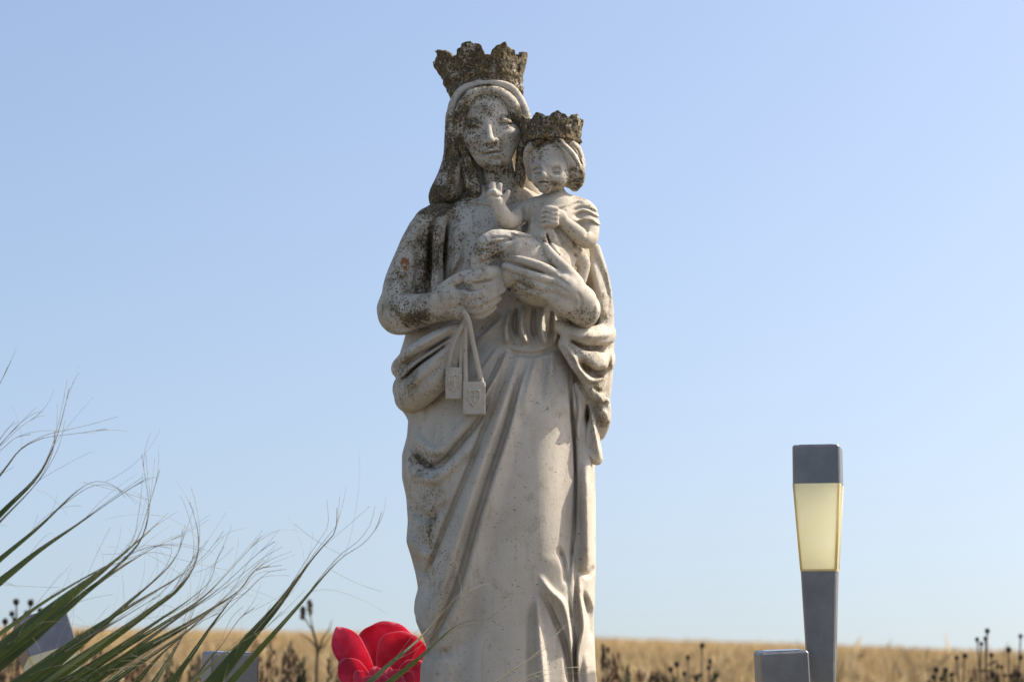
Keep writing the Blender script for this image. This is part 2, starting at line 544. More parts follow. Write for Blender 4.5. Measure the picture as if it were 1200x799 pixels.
class HMap:
    """a sheet of strokes over the photograph's pixels"""
    def __init__(s, x0=430, y0=30, x1=735, y1=930, res=.5, base=0.0):
        s.x0, s.y0, s.res = x0, y0, res
        s.m = np.full((int((y1 - y0) / res), int((x1 - x0) / res)), base, dtype=np.float32)
    def sample(s, x, y):
        u = np.clip((x - s.x0) / s.res, 0, s.m.shape[1] - 1.001); v = np.clip((y - s.y0) / s.res, 0, s.m.shape[0] - 1.001)
        i, j = v.astype(np.int32), u.astype(np.int32); fi, fj = v - i, u - j
        m = s.m
        return (m[i, j] * (1 - fi) * (1 - fj) + m[i + 1, j] * fi * (1 - fj) + m[i, j + 1] * (1 - fi) * fj + m[i + 1, j + 1] * fi * fj)
    def stroke(s, pts, w, h, kind='r', ends=(.18, .18)):
        P = crom(pts, 12)
        L = np.r_[0, np.cumsum(np.hypot(*np.diff(P, axis=0).T))]
        n = max(int(L[-1] / .8), 4)
        q = np.linspace(0, L[-1], n)
        X = np.interp(q, L, P[:, 0]); Yp = np.interp(q, L, P[:, 1])
        tx, ty = np.gradient(X), np.gradient(Yp)
        ww = np.interp(np.linspace(0, 1, n), np.linspace(0, 1, len(np.atleast_1d(w))), np.atleast_1d(w)) if np.ndim(w) else np.full(n, float(w))
        hh = np.interp(np.linspace(0, 1, n), np.linspace(0, 1, len(np.atleast_1d(h))), np.atleast_1d(h)) if np.ndim(h) else np.full(n, float(h))
        t = np.linspace(0, 1, n)
        if ends[0]: hh = hh * np.clip(t / ends[0], 0, 1)
        if ends[1]: hh = hh * np.clip((1 - t) / ends[1], 0, 1)
        wm = ww.max() + 2
        bx0 = max(int((X.min() - wm - s.x0) / s.res), 0); bx1 = min(int((X.max() + wm - s.x0) / s.res) + 2, s.m.shape[1])
        by0 = max(int((Yp.min() - wm - s.y0) / s.res), 0); by1 = min(int((Yp.max() + wm - s.y0) / s.res) + 2, s.m.shape[0])
        if bx1 <= bx0 or by1 <= by0: return
        D = np.full((by1 - by0, bx1 - bx0), 1e9, dtype=np.float32); I = np.zeros(D.shape, dtype=np.int32)
        for i in range(n):
            a0 = max(int((X[i] - wm - s.x0) / s.res), bx0); a1 = min(int((X[i] + wm - s.x0) / s.res) + 2, bx1)
            c0 = max(int((Yp[i] - wm - s.y0) / s.res), by0); c1 = min(int((Yp[i] + wm - s.y0) / s.res) + 2, by1)
            if a1 <= a0 or c1 <= c0: continue
            gx_ = s.x0 + np.arange(a0, a1) * s.res - X[i]; gy_ = s.y0 + np.arange(c0, c1) * s.res - Yp[i]
            d = gx_[None, :] ** 2 + gy_[:, None] ** 2
            v = D[c0 - by0:c1 - by0, a0 - bx0:a1 - bx0]; vi = I[c0 - by0:c1 - by0, a0 - bx0:a1 - bx0]
            m = d < v
            v[m] = d[m]; vi[m] = i
        D = np.sqrt(D)
        gx_ = s.x0 + np.arange(bx0, bx1) * s.res; gy_ = s.y0 + np.arange(by0, by1) * s.res
        qd = D / ww[I]
        val = np.clip(1 - qd * qd, 0, 1) ** 2
        if kind == 'e':      # a cloth edge: proud on the right-hand side of the direction of travel
            side = tx[I] * (gy_[:, None] - Yp[I]) - ty[I] * (gx_[None, :] - X[I])
            val = np.where(side > 0, np.clip(1 - qd, 0, 1) ** 1.5, np.clip(1 - D / 1.6, 0, 1) ** 2)
        s.m[by0:by1, bx0:bx1] += (hh[I] * val).astype(np.float32)
    def blob(s, x, y, rx, ry, v, soft=1.0):
        gx_ = s.x0 + np.arange(s.m.shape[1]) * s.res; gy_ = s.y0 + np.arange(s.m.shape[0]) * s.res
        q = ((gx_[None, :] - x) / rx) ** 2 + ((gy_[:, None] - y) / ry) ** 2
        s.m += (v * np.clip(1.25 - q, 0, 1)).astype(np.float32)


LICH = HMap(base=.12, res=1.0)
for bl in [  # where lichens grow on the statue: x, y, radii, amount
    (575, 75, 70, 45, .75), (520, 175, 26, 75, .62), (538, 185, 24, 70, .40), (505, 232, 25, 25, .4), (612, 122, 10, 22, .35),
    (572, 150, 36, 50, .25), (550, 162, 16, 40, .12), (480, 300, 46, 75, .44), (500, 315, 14, 50, .18), (520, 275, 28, 50, .14),
    (470, 372, 36, 26, .30), (505, 376, 45, 14, .34), (540, 340, 30, 12, .22), (548, 358, 32, 14, .2), (647, 150, 40, 26, .75),
    (676, 208, 16, 24, .55), (625, 180, 16, 20, .3), (640, 218, 24, 10, .32), (580, 296, 28, 18, .26), (620, 340, 30, 18, .26),
    (680, 372, 36, 14, .42), (690, 420, 34, 40, .30), (702, 480, 16, 45, .38), (712, 340, 10, 50, .3), (660, 285, 36, 16, .18),
    (470, 440, 22, 40, .32), (500, 440, 36, 46, .16), (495, 580, 26, 70, .28), (510, 540, 40, 20, .2), (515, 640, 26, 70, .20),
    (520, 720, 40, 60, .08), (554, 146, 11, 7, .10), (591, 142, 11, 7, .16), (575, 172, 12, 5, .12), (545, 280, 45, 55, .22), (690, 240, 18, 26, .2), (545, 225, 16, 20, .2), (600, 215, 20, 14, .2), (590, 480, 80, 60, .05), (625, 285, 100, 80, .10), (636, 184, 20, 18, .13), (655, 208, 16, 10, .12)]:
    LICH.blob(*bl)
ORANGE = HMap(base=0, res=1.0)
ORANGE.blob(475, 309, 9, 11, .72)


FACE = HMap(base=.46, res=1.0)
for bl in [(548, 165, 14, 34, .14), (570, 128, 20, 14, .10), (555, 145, 11, 6, .12), (592, 141, 11, 6, .16), (574, 172, 10, 5, .14), (580, 198, 22, 9, .22), (590, 215, 24, 20, .10), (575, 112, 26, 6, .2)]:
    FACE.blob(*bl)


HAIRM = HMap(base=.74, res=1.0)
for bl in [(572, 108, 24, 7, -.30), (598, 120, 12, 14, -.25), (590, 112, 10, 6, -.1)]: HAIRM.blob(*bl)
VEILM = HMap(base=.30, res=1.0)
for bl in [(516, 205, 26, 62, .36), (514, 232, 26, 18, .3), (620, 132, 8, 14, .25), (530, 160, 12, 60, .28)]: VEILM.blob(*bl)


def stone_part(name, vol, parent, smooth=2, lich=None, mat=None):
    V, Qd = vol.mesh(smooth)
    pxx, pyy = proj(V[:, 0], V[:, 1], V[:, 2])
    li = LICH.sample(pxx, pyy) if lich is None else (lich.sample(pxx, pyy) if isinstance(lich, HMap) else np.full(len(V), lich))
    og = ORANGE.sample(pxx, pyy) * (V[:, 1] < 10)
    Vw = V * S
    Vw[:, 2] += ZC
    me = mesh_np(name, Vw, Qd, True, {'lichen': li, 'orange': og})
    return link(name, me, mat or STONE, parent)


statue = empty('statue', (M(590, 751).x, 0, 0.5))
tag(statue, 'weathered pale stone statue of a crowned veiled mother holding a crowned child', 'statue')

# ---- dress: bodice, belt and long skirt
Hd = HMap()
st = Hd.stroke
# long diagonal folds falling from the belt to the lower left
st([(619, 416), (607, 450), (594, 500), (576, 555), (560, 605), (537, 686), (510, 748), (497, 795)], [4, 6, 7, 7, 7], [-6, -7.5, -8, -8, -6])
st([(500, 790), (512, 752), (540, 688), (563, 607), (579, 557), (597, 502), (610, 452), (622, 418)], [16, 20, 22, 16, 10], [4, 7, 7.5, 7, 5], 'e', ends=(.1, .1))
st([(611, 410), (598, 450), (584, 490), (566, 540), (544, 605), (517, 690), (501, 742)], [5, 8, 9, 10, 11], [7, 8, 8, 9, 8])
st([(602, 412), (587, 450), (569, 498), (551, 548), (527, 607), (501, 675), (490, 700)], [3.5, 5.5, 6.5, 7, 6], [-5, -7, -7.5, -7.5, -6])
st([(494, 690), (506, 664), (530, 605), (554, 546), (571, 498)], [9, 12, 12, 8], [3, 4, 4, 3], 'e', ends=(.1, .1))
st([(596, 408), (584, 436), (569, 462), (556, 484)], [3.5, 5, 5], [7, 7, 4]); st([(591, 410), (578, 440), (562, 466)], 4, [-4, -6, -3])
st([(583, 408), (568, 430), (556, 446)], 4, [3, 4, 2])
st([(630, 416), (621, 450), (612, 490)], [5, 8, 9], [5, 5, 2])
st([(640, 410), (637, 440), (634, 480)], 5, [-4, -4, 0]); st([(648, 410), (646, 440), (645, 462)], 5, [4, 4, 0])
# catenary folds across the thigh
st([(476, 516), (490, 534), (505, 546), (520, 541), (542, 516), (564, 488), (580, 452)], [5, 6, 6, 5, 4], [-6, -10, -10, -8, -5])
st([(480, 502), (498, 522), (514, 528), (536, 506), (556, 482)], [7, 9, 9, 6], [3, 5, 5, 3])
st([(472, 535), (490, 558), (512, 560), (540, 535), (560, 512)], [8, 9, 9, 7], [3, 6, 6, 4])
st([(474, 575), (488, 598), (505, 606), (528, 585)], [8, 9, 8], [-3, -5, -3]); st([(478, 628), (490, 645), (506, 655)], 9, [4, 5, 2])
st([(482, 655), (492, 668), (503, 672)], 8, -4); st([(486, 718), (498, 740), (515, 752)], 10, [4, 5, 0])
st([(496, 757), (512, 765), (530, 762)], 8, -4)
# the standing leg and the sheaf of folds beside it
st([(667, 430), (669, 470), (672, 510), (674, 560), (673, 610), (670, 645), (666, 680), (664, 700)], [3, 3.5, 3.2, 3, 3, 3], [-7, -10, -8, -6, -6, -5])
st([(630, 672), (645, 692), (659, 706), (667, 733), (671, 770)], [5, 6, 6, 5], [4, 9, 9, 7])
st([(629, 686), (641, 706), (652, 730), (662, 757), (668, 800), (669, 840)], [3.5, 5, 6, 6, 5], [-4, -8, -9, -9, -7])
st([(629, 695), (632, 740), (637, 800), (640, 850)], [5, 7, 9], [4, 8, 6], ends=(.1, .05))
st([(622, 705), (622, 750), (624, 800), (622, 850)], [6, 9, 11], [-2, -6, -5], ends=(.1, .05))
st([(666, 690), (668, 715), (672, 750), (675, 800), (676, 850)], [3, 4, 4], [-5, -7, -7])
st([(654, 640), (661, 662), (663, 685)], 5, -5)
st([(686, 540), (687, 600), (688, 650), (686, 676)], [8, 9, 8], [6, 9, 7])
st([(680, 690), (687, 706), (693, 728), (696, 750)], [5, 7, 6], [-6, -10, -7])
st([(678, 672), (681, 705), (684, 735), (678, 765), (676, 800)], [4, 5, 5, 4], [5, 9, 9, 6])
st([(688, 762), (689, 800), (690, 850)], 8, [4, 6, 6], ends=(.2, .05))
st([(677, 664), (688, 673), (698, 662)], 5, [-2, -7, -3])
# faint undulation of the broad front
st([(560, 690), (545, 760), (536, 830)], 16, [-2, -4, -5], ends=(.2, 0))
st([(525, 735), (512, 780), (505, 830)], 14, [2, 4, 5], ends=(.2, 0))
# belt: pleats gathered over the girdle
for P_, w_, h_ in [([(598, 362), (593, 384), (595, 404)], [3.5, 6, 6], [6, 12, 11]), ([(613, 358), (611, 384), (619, 405)], [4, 5.5, 6.5], [7, 13, 11]),
                   ([(638, 360), (635, 384), (639, 406)], [4, 6, 6.5], [7, 13, 11]), ([(649, 366), (653, 388), (648, 403)], [3, 4, 5], [4, 8, 7])]:
    st(P_, w_, h_, ends=(.1, .12))
for P_, w_, h_ in [([(605, 360), (603, 382), (607, 396)], [3, 4, 4], -8), ([(626, 360), (625, 384), (628, 398)], [4, 5, 4.5], -8), ([(646, 364), (646, 385), (645, 396)], [3, 3.5, 3], -7)]:
    st(P_, w_, h_, ends=(.1, .2))
st([(655, 400), (640, 408), (622, 410), (604, 409), (590, 403)], 7, 1.5, 'e', ends=(.1, .1))
st([(592, 410), (610, 415), (630, 415), (652, 408)], 4.5, -4.5)
# flat panel running up under the hand, neckline and bodice
st([(556, 400), (574, 386), (592, 368)], 10, 4, 'e'); st([(560, 392), (575, 378), (588, 366)], 5, -5)
st([(545, 236), (556, 240), (575, 243), (592, 243)], 2.5, -3); st([(540, 232), (556, 236), (578, 239)], 3, 2)
st([(524, 248), (521, 280), (518, 310), (514, 342)], [5, 6, 6], [-2, -5, -4]); st([(533, 262), (536, 290), (530, 325)], [6, 8, 6], [2, 3, 2])
st([(550, 252), (546, 290), (534, 330)], [4, 5, 4], [-1, -2.5, -3]); st([(545, 300), (534, 318), (524, 332)], 4, [-2, -4, -3])
st([(556, 250), (556, 268), (553, 285)], 3, -1.5)

dress = Vol.px(455, 712, 220, 930, -130, 115, 1.45)


def back_folds(u, v, Z):
    th = np.arctan2(u, v)
    return 3.5 * np.sin(th * 9 + Z * .004) * np.clip(v * 1.6, 0, 1)


SK = [(395, 530, 675, -2, 58), (420, 512, 684, -2, 62), (450, 488, 690, -2, 68), (483, 479, 694, -1, 73), (511, 477, 696, -1, 76), (533, 471, 697, -1, 78), (560, 471, 697, -1, 80),
      (582, 476, 698, -1, 82), (611, 478, 698, -1, 84), (634, 476, 698, -1, 86), (653, 482, 698, -1, 87), (672, 487, 698, -1, 88), (689, 490, 697, -1, 89), (703, 486, 697, -1, 90), (717, 485, 696, -1, 91), (738, 493, 696, -1, 92),
      (757, 500, 697, -1, 93), (780, 493, 698, -1, 94), (799, 492, 699, -1, 95), (840, 488, 702, -1, 98), (885, 482, 706, -1, 102)]
dress.loft(SK, 4, back_folds)
dress.loft([(222, 548, 618, -8, 22), (236, 532, 640, -6, 30), (250, 508, 672, -4, 40), (280, 500, 680, -3, 50), (320, 502, 676, -2, 54), (360, 512, 672, -2, 56), (402, 524, 676, -2, 60)], 8)
dress.ell((621, 384, -42), (50, 20, 22), 8)
dress.ell((597, 580, -46), (96, 52, 200), 12, roll=2)     # forward leg under the cloth
dress.ell((552, 300, -30), (34, 26, 44), 12)
Hd.m *= 1.22
# the far side of that leg turns sharply away: one broad facet down to the furrow
def leg_facet(v):
    zt, zb, zl = W(640, 445)[2], W(640, 712)[2], W(640, 850)[2]
    sl, X, Y, Z = v.box((W(575, 560)[0], -140, zl - 10), (W(716, 560)[0], 20, zt + 10))
    x0 = W(638, 560)[0] + (Z - (zt + zb) / 2) / 250 * 4
    x1 = W(672, 560)[0]
    f = -95 + np.clip(X - x0, -40, np.maximum(x1 - x0, 1)) * math.tan(R(46))
    f = np.where(X > x1, -56 + 0 * f, f)
    tz = np.where(X > x1 - 2, np.clip((Z - zl) / 60, 0, 1), np.clip((Z - zb) / 60, 0, 1)) * np.clip((zt - Z) / 50, 0, 1)
    d = (f - Y) * math.cos(R(46)) - (1 - tz) * 34
    o = v.a[sl]; k = 8.0
    h = np.clip(.5 + .5 * (d - o) / k, 0, 1)
    v.a[sl] = o + (d - o) * h + k * h * (1 - h)


leg_facet(dress)
dress.press(Hd, yc=-4, soft=26)
stone_part('dress', dress, statue, 2)

# ---- cloak: shoulders and back, the swag tucked up on one hip, the falls on the other
Hc = HMap(); st = Hc.stroke
st([(497, 262), (489, 290), (490, 318), (484, 340)], [4, 6, 6, 5], [-2, -5, -6, -4]); st([(478, 268), (468, 300), (460, 325)], 7, [1, 3, 2])
st([(514, 250), (512, 290), (512, 325), (514, 345)], [4, 5, 5], [3, 5, 4]); st([(506, 256), (504, 290), (503, 330)], [3, 4, 5], [-3, -7, -9])
st([(466, 322), (478, 334), (494, 338)], 6, -4)
# left swag
st([(536, 388), (515, 402), (490, 417), (466, 432)], [3, 4, 5], [-6, -9, -9]); st([(533, 397), (510, 414), (488, 430), (466, 452)], [3, 4, 4], [-5, -8, -7])
st([(536, 380), (512, 393), (490, 405), (466, 420)], [4, 6, 7], [4, 5, 4]); st([(530, 405), (512, 420), (492, 440), (470, 458)], [4, 7, 8], [3, 4, 3])
st([(532, 400), (525, 425), (520, 452)], 3, -3); st([(528, 420), (505, 440), (480, 462)], [3, 4, 4], [-2, -3, -2])
# right falls
st([(662, 386), (684, 394), (708, 392), (720, 386)], [5, 7, 6], [3, 5, 3]); st([(664, 396), (688, 408), (712, 404)], [4, 5, 4], [-4, -8, -5])
st([(690, 404), (706, 410), (718, 402)], 4, -4)
st([(676, 420), (688, 431), (700, 438), (714, 432)], [5, 8, 8, 6], [-5, -13, -13, -7])
st([(660, 402), (672, 418), (682, 436), (694, 446), (712, 440)], [4, 5, 5, 5], [5, 8, 9, 6])
st([(668, 428), (684, 455), (697, 478), (706, 505)], [4, 6, 6, 4], [-2, -5, -6, -4]); st([(700, 462), (708, 470), (714, 466)], 5, 5)
st([(704, 480), (710, 486), (712, 496)], 5, 4); st([(694, 452), (706, 460), (714, 452)], 4, -4)
st([(688, 470), (687, 490), (683, 510), (682, 528)], [3, 4.5, 5, 4], [-5, -8, -8, -5]); st([(677, 456), (679, 480), (677, 505), (682, 526)], [3, 5, 4, 4], [4, 8, 7, 5])
st([(692, 474), (697, 505), (703, 540)], [4, 5, 5], [5, 8, 7]); st([(703, 545), (692, 535), (681, 528)], 10, 4, 'e')
st([(690, 298), (700, 335), (706, 365), (706, 385)], [6, 9, 9], [4, 7, 6]); st([(697, 296), (708, 325), (715, 356)], [3, 4, 3], [-2, -3, -2])
st([(684, 312), (688, 335), (690, 348)], 5, -7); st([(714, 400), (713, 440), (708, 480)], 4, [-2, -5, -5])
cloak = Vol.px(436, 726, 225, 556, -118, 100, 1.3)
cloak.loft([(240, 530, 650, 12, 30), (252, 500, 684, 14, 40), (280, 488, 698, 16, 52), (305, 484, 705, 18, 58), (330, 480, 713, 18, 60), (360, 478, 720, 16, 62), (393, 474, 720.5, 12, 66), (420, 466, 720, 10, 68),
            (450, 462, 717.5, 10, 70), (470, 463, 715, 10, 72), (486, 475, 711.5, 12, 72), (511, 486, 706, 14, 72), (530, 500, 701, 16, 70), (548, 520, 694, 20, 64)], 3, back_folds)
cloak.chain([(522, 250, -28, 12), (507, 266, -14, 25), (491, 300, -12, 27), (478, 332, -14, 28), (472, 352, -22, 26)], 8)
cloak.chain([(520, 246, -34, 7), (514, 270, -46, 8), (511, 305, -50, 8), (513, 345, -50, 7)], 5)
cloak.chain([(540, 384, -78, 6), (520, 394, -78, 10), (496, 410, -66, 13), (474, 428, -34, 13), (470, 432, -5, 12)], 4)
cloak.chain([(538, 395, -79, 6), (515, 418, -78, 13), (494, 436, -64, 16), (476, 454, -30, 16), (478, 460, 5, 14)], 4)
cloak.chain([(536, 408, -78, 6), (515, 436, -78, 17), (494, 456, -62, 19), (480, 466, -28, 18)], 4)
cloak.chain([(658, 384, -72, 8), (684, 396, -66, 13), (706, 394, -34, 14), (712, 390, 0, 10)], 4)
cloak.chain([(662, 402, -72, 8), (688, 424, -66, 15), (704, 426, -34, 15), (710, 420, 0, 11)], 5)
cloak.chain([(660, 406, -74, 5), (674, 426, -74, 7), (688, 450, -64, 11), (700, 470, -46, 14), (704, 492, -30, 12), (702, 508, -18, 8)], 4)
cloak.chain([(678, 452, -58, 6), (681, 485, -46, 10), (686, 512, -42, 13.5), (691, 529, -38, 13)], 4)
cloak.chain([(690, 476, -42, 5), (695, 508, -34, 7), (699, 536, -28, 6)], 4)
Hc.m *= 1.12
cloak.chain([(697, 292, -34, 7), (705, 325, -34, 9), (709, 360, -32, 10), (708, 392, -32, 11)], 5)
cloak.chain([(681, 518, -43, 6), (691, 529, -39, 8.5), (699, 538, -32, 7)], 4)
cloak.press(Hc, yc=0, soft=26)
stone_part('cloak', cloak, statue, 2)

# ---- sleeves
Hs = HMap(); st = Hs.stroke
st([(447, 352), (462, 345), (486, 347)], 6, 2); st([(452, 385), (470, 390), (492, 384)], 5, 2); st([(500, 350), (506, 364), (503, 380)], 4, -2)
st([(540, 356), (546, 366), (552, 378)], 4, 3)
sl_ = Vol.px(436, 566, 318, 402, -125, 25, 1.0)
sl_.chain([(470, 350, -10, 24), (467, 367, -24, 25), (488, 365, -52, 20.5), (512, 360, -78, 18), (534, 358, -94, 16), (541, 362, -98, 14)], 4)
sl_.press(Hs, yc=0, soft=30)
stone_part('sleeve', sl_, statue, 2)
sr_ = Vol.px(658, 728, 330, 398, -120, 20, 1.0)
sr_.chain([(680, 357, -92, 16.5), (683.5, 362, -84, 20), (684, 366, -66, 18), (686, 368, -40, 16), (690, 366, -14, 14)], 3)
Hs = HMap(); Hs.stroke([(680, 342), (688, 352), (690, 366), (684, 380)], 3.5, -2.5); Hs.stroke([(690, 346), (698, 356), (699, 368), (692, 380)], 4, 2)
sr_.press(Hs, yc=-30, soft=20)
stone_part('sleeve', sr_, statue, 2)

# ---- hands
h1 = Vol.px(500, 600, 300, 386, -140, -60, .8)
h1.chain([(518, 353, -92, 14), (530, 350, -101, 14.5), (544, 350, -108, 11)], 4)
h1.chain([(516, 346, -92, 10), (528, 335, -101, 9), (541, 326, -107, 7.5), (551, 321, -112, 5.5)], 4)
for P_ in ([(540, 346, -109, 6.53), (554, 347, -115, 6.09), (571, 342, -117, 5.57), (587, 332, -113, 4.35)],
           [(541, 354, -108, 6.09), (558, 356, -114, 5.74), (575, 348, -116, 5.22), (589, 339, -112, 4.00)],
           [(543, 361, -105, 5.74), (560, 364, -110, 5.39), (574, 357, -112, 4.87), (584, 350, -110, 3.83)],
           [(545, 366, -101, 5.22), (560, 370, -105, 4.87), (571, 366, -107, 4.35), (579, 360, -106, 3.48)]):
    h1.chain(P_, 1.6, 4)
Hh = HMap(); Hh.stroke([(548, 340), (560, 337), (572, 333)], 3, -3); Hh.stroke([(532, 338), (545, 334), (560, 331)], 4, -4)
for x_, y_ in ((566, 344), (568, 352), (567, 361)): Hh.stroke([(x_ - 1, y_ - 4), (x_ + 1, y_ + 4)], 2, 1.0)
h1.press(Hh, yc=-70, soft=20)
stone_part('hand', h1, statue, 2)
h2 = Vol.px(580, 706, 276, 392, -150, -55, .8)
h2.chain([(650, 328, -121, 9), (664, 336, -116, 15), (682, 352, -98, 17)], 4)
h2.chain([(644, 344, -116, 9), (660, 354, -108, 14), (680, 364, -92, 15)], 4)
h2.chain([(672, 332, -112, 12), (664, 318, -118, 8), (652, 305, -119, 6.2), (643, 294, -116, 5), (639, 288, -113, 4)], 3)
for P_ in ([(652, 322, -122, 6.26), (634, 312, -128, 5.22), (612, 305, -126, 4.70), (595, 302, -119, 3.83)],
           [(650, 330, -123, 6.26), (632, 325, -129, 5.22), (610, 318, -126, 4.70), (592, 311, -119, 3.83)],
           [(648, 339, -120, 6.09), (632, 335, -126, 5.05), (617, 329, -124, 4.52), (604, 323, -118, 3.48)],
           [(646, 347, -116, 5.74), (632, 344, -121, 4.70), (619, 339, -118, 4.00), (609, 333, -113, 3.31)]):
    h2.chain(P_, 1.5, 4)
Hh = HMap()
for P_ in ([(668, 336), (655, 327), (640, 319)], [(668, 344), (654, 336), (640, 331)], [(666, 352), (652, 345), (640, 341)]): Hh.stroke(P_, 3, -1.6)
Hh.stroke([(676, 342), (681, 352), (680, 366)], 3, -2)
h2.press(Hh, yc=-60, soft=20)
stone_part('hand', h2, statue, 2)

# ---- head
Hf = HMap(res=.35); st = Hf.stroke
for ox, oy in ((0, 0), (37, -4)):
    st([(545.5 + ox, 145.5 + oy), (549 + ox, 141.8 + oy), (554.5 + ox, 140.4 + oy), (562 + ox, 143.6 + oy)], 2.3, -2.2)      # crease over the lid
    st([(546 + ox, 147.6 + oy), (550 + ox, 144.8 + oy), (555 + ox, 144.4 + oy), (562.5 + ox, 148.2 + oy)], 2.4, 1.6)          # lowered lid
    st([(546.5 + ox, 148.4 + oy), (551 + ox, 148.8 + oy), (556 + ox, 149 + oy), (562.5 + ox, 149.4 + oy)], 1.5, -2.2, ends=(.1, .1))   # slit
    st([(548 + ox, 151 + oy), (555 + ox, 152.3 + oy), (561.5 + ox, 151 + oy)], 1.8, 1.1)
    st([(547 + ox, 154.5 + oy), (555 + ox, 156.5 + oy), (562 + ox, 154 + oy)], 2.6, -.5)
st([(544, 141), (549, 136.6), (557, 135.8), (565, 139.5)], 2.6, .6); st([(580, 138), (587, 132.6), (595, 131.6), (602, 135.6)], 2.6, .6)
st([(567.8, 181.4), (572, 179.2), (577, 178.6), (582, 177.8), (588, 178.6)], 1.6, -3.4, ends=(.06, .06))
st([(571, 176.8), (575, 175.6), (577, 176.4), (580, 175.0), (585, 175.4)], 2.2, 1.4); st([(572.5, 182.6), (578.5, 183.6), (584.5, 180.4)], 2.6, 1.6)
st([(572, 186.4), (579, 187.6), (585.5, 184.2)], 2.8, -2.4); st([(566.6, 178.5), (566.6, 182.5)], 2.2, -1.6, ends=(.3, .3)); st([(588.6, 174.8), (589.4, 179)], 2.2, -1.6, ends=(.3, .3))
st([(575.6, 170.4), (576.4, 174.2)], 1.7, -1.5, ends=(.3, .3)); st([(566.5, 164.5), (563.5, 169.5), (564, 174.5)], 2.6, -1.6); st([(584.5, 163), (588.5, 167), (590, 172)], 2.6, -1.6)
st([(570.3, 168.8), (572.6, 169.2)], 1.6, -2.6, ends=(0, 0)); st([(578.6, 168.2), (581, 167.6)], 1.6, -2.6, ends=(0, 0))
head = Vol.px(528, 622, 92, 242, -96, 36, .62)
head.ell((572, 138, -18), (35, 44, 44), 3, roll=-4)
head.ell((573.5, 148, -30), (29, 34, 45), 6, roll=-6)
head.ell((577, 176, -36), (20.5, 30, 24), 7, roll=-7)
head.chain([(579, 190, -58, 8), (580.5, 191.5, -58, 7.5)], 7)
head.chain([(554, 163, -42, 12), (567, 184, -44, 10)], 9); head.chain([(600, 158, -42, 12), (591, 181, -44, 10)], 9)
head.ell((557, 162, -54), (9, 7, 9), 8); head.ell((594, 158, -54), (9, 7, 9), 8)
head.ell((555.5, 147, -69), (8.8, 8.2, 5.8), 4, cut=True); head.ell((591.5, 143, -69), (8.8, 8.2, 5.8), 4, cut=True)
head.ell((555, 147.3, -55), (7.8, 7.5, 5.2), 1.5); head.ell((592, 143.3, -55), (7.8, 7.5, 5.2), 1.5)
head.chain([(571, 139, -60, 3.8), (572.6, 148, -64.5, 3.2), (574, 158, -69.5, 3.6), (575.2, 164, -72.5, 4.3)], 2.5)
head.ell((570, 166, -67), (3.6, 4.6, 3.2), 2.2); head.ell((581, 164.8, -67), (3.6, 4.6, 3.2), 2.2)
head.ell((577, 176.8, -65.5), (8.5, 5, 2.8), 2.5, roll=-8); head.ell((578.5, 182.4, -64.5), (6.8, 5, 3.0), 2.5, roll=-8)
head.chain([(583, 195, -22, 20), (586, 214, -20, 20), (590, 238, -18, 27)], 5)
head.press(Hf, yc=-34, soft=10)
stone_part('head', head, statue, 1, FACE)

# ---- hair, parted in the middle and falling in waves
Hr = HMap(); st = Hr.stroke
st([(562, 108), (546, 116), (536, 134), (533, 155), (538, 180), (548, 205), (553, 224)], [2, 3, 3, 3], -3.2); st([(558, 112), (546, 122), (540, 140), (540, 165), (550, 195), (557, 218)], [2, 2.4, 2.4], -2.4)
st([(569, 108), (588, 113), (600, 126), (608, 146), (611, 170)], [2, 3, 3], -3); st([(574, 111), (590, 118), (602, 136), (606, 158)], [2, 2, 2], -2.2)
for q in range(7):
    y_ = 122 + q * 14
    st([(527 + q * 2.4, y_), (536 + q * 2.4, y_ + 5), (545 + q * 2.2, y_ + 1)], 3.5, .7 if q % 2 else -.7)
hair = Vol.px(520, 626, 96, 246, -92, 36, .9)
hair.chain([(565, 106, -57, 4.5), (552, 111, -58, 6.5), (541.5, 127, -52, 8), (537.5, 148, -43, 8.5), (540, 172, -37, 9), (548, 196, -34, 9), (553, 214, -34, 9), (559, 230, -28, 7), (562, 240, -20, 4)], 3)
hair.chain([(566, 106, -57, 4.5), (583, 108, -57, 6.5), (599, 120, -53, 7.5), (608, 141, -46, 7.5), (612, 165, -40, 7), (611, 190, -32, 7), (609, 212, -24, 7), (606, 230, -14, 6)], 3)
hair.ell((569, 124, -8), (42, 46, 30), 4)
hair.ell((575, 158, -76), (28.5, 40, 44), 3, roll=-6, cut=True)
hair.press(Hr, yc=-10, soft=14)
stone_part('hair', hair, statue, 1, HAIRM)

# ---- veil
Hv = HMap(); st = Hv.stroke
st([(529, 150), (526, 180), (519, 208), (511, 232)], [4, 5, 5], -1.6); st([(533, 175), (530, 200), (522, 228)], 4, 1.4)
veil = Vol.px(494, 650, 92, 250, -84, 70, 1.0)
veil.ell((571, 134, 3), (46.5, 47, 46), 4)
veil.chain([(541, 140, 0, 20), (540, 165, -4, 20), (538, 186, -6, 19.5), (531, 208, -8, 19), (521, 228, -10, 18.5), (519, 233, -10, 17)], 6)
veil.chain([(600, 140, 5, 18), (606, 185, 5, 20), (612, 225, 5, 24)], 6)
veil.chain([(575, 190, 22, 44), (582, 235, 22, 44)], 8)
veil.ell((571, 158, -70), (34, 62, 50), 4, cut=True, roll=-4)
veil.chain([(562, 98, -49, 4), (545, 103, -48, 4.5), (533, 116, -44, 5), (527.5, 138, -44, 5), (528.5, 165, -42, 5), (534, 190, -40, 5.5), (532, 212, -36, 6), (525, 231, -28, 6)], 4)
veil.chain([(560, 98, -49, 4), (580, 98, -49, 4.5), (598, 103, -49, 5), (609, 118, -48, 6), (616, 136, -45, 6), (619, 156, -42, 6), (619, 180, -36, 6)], 3)
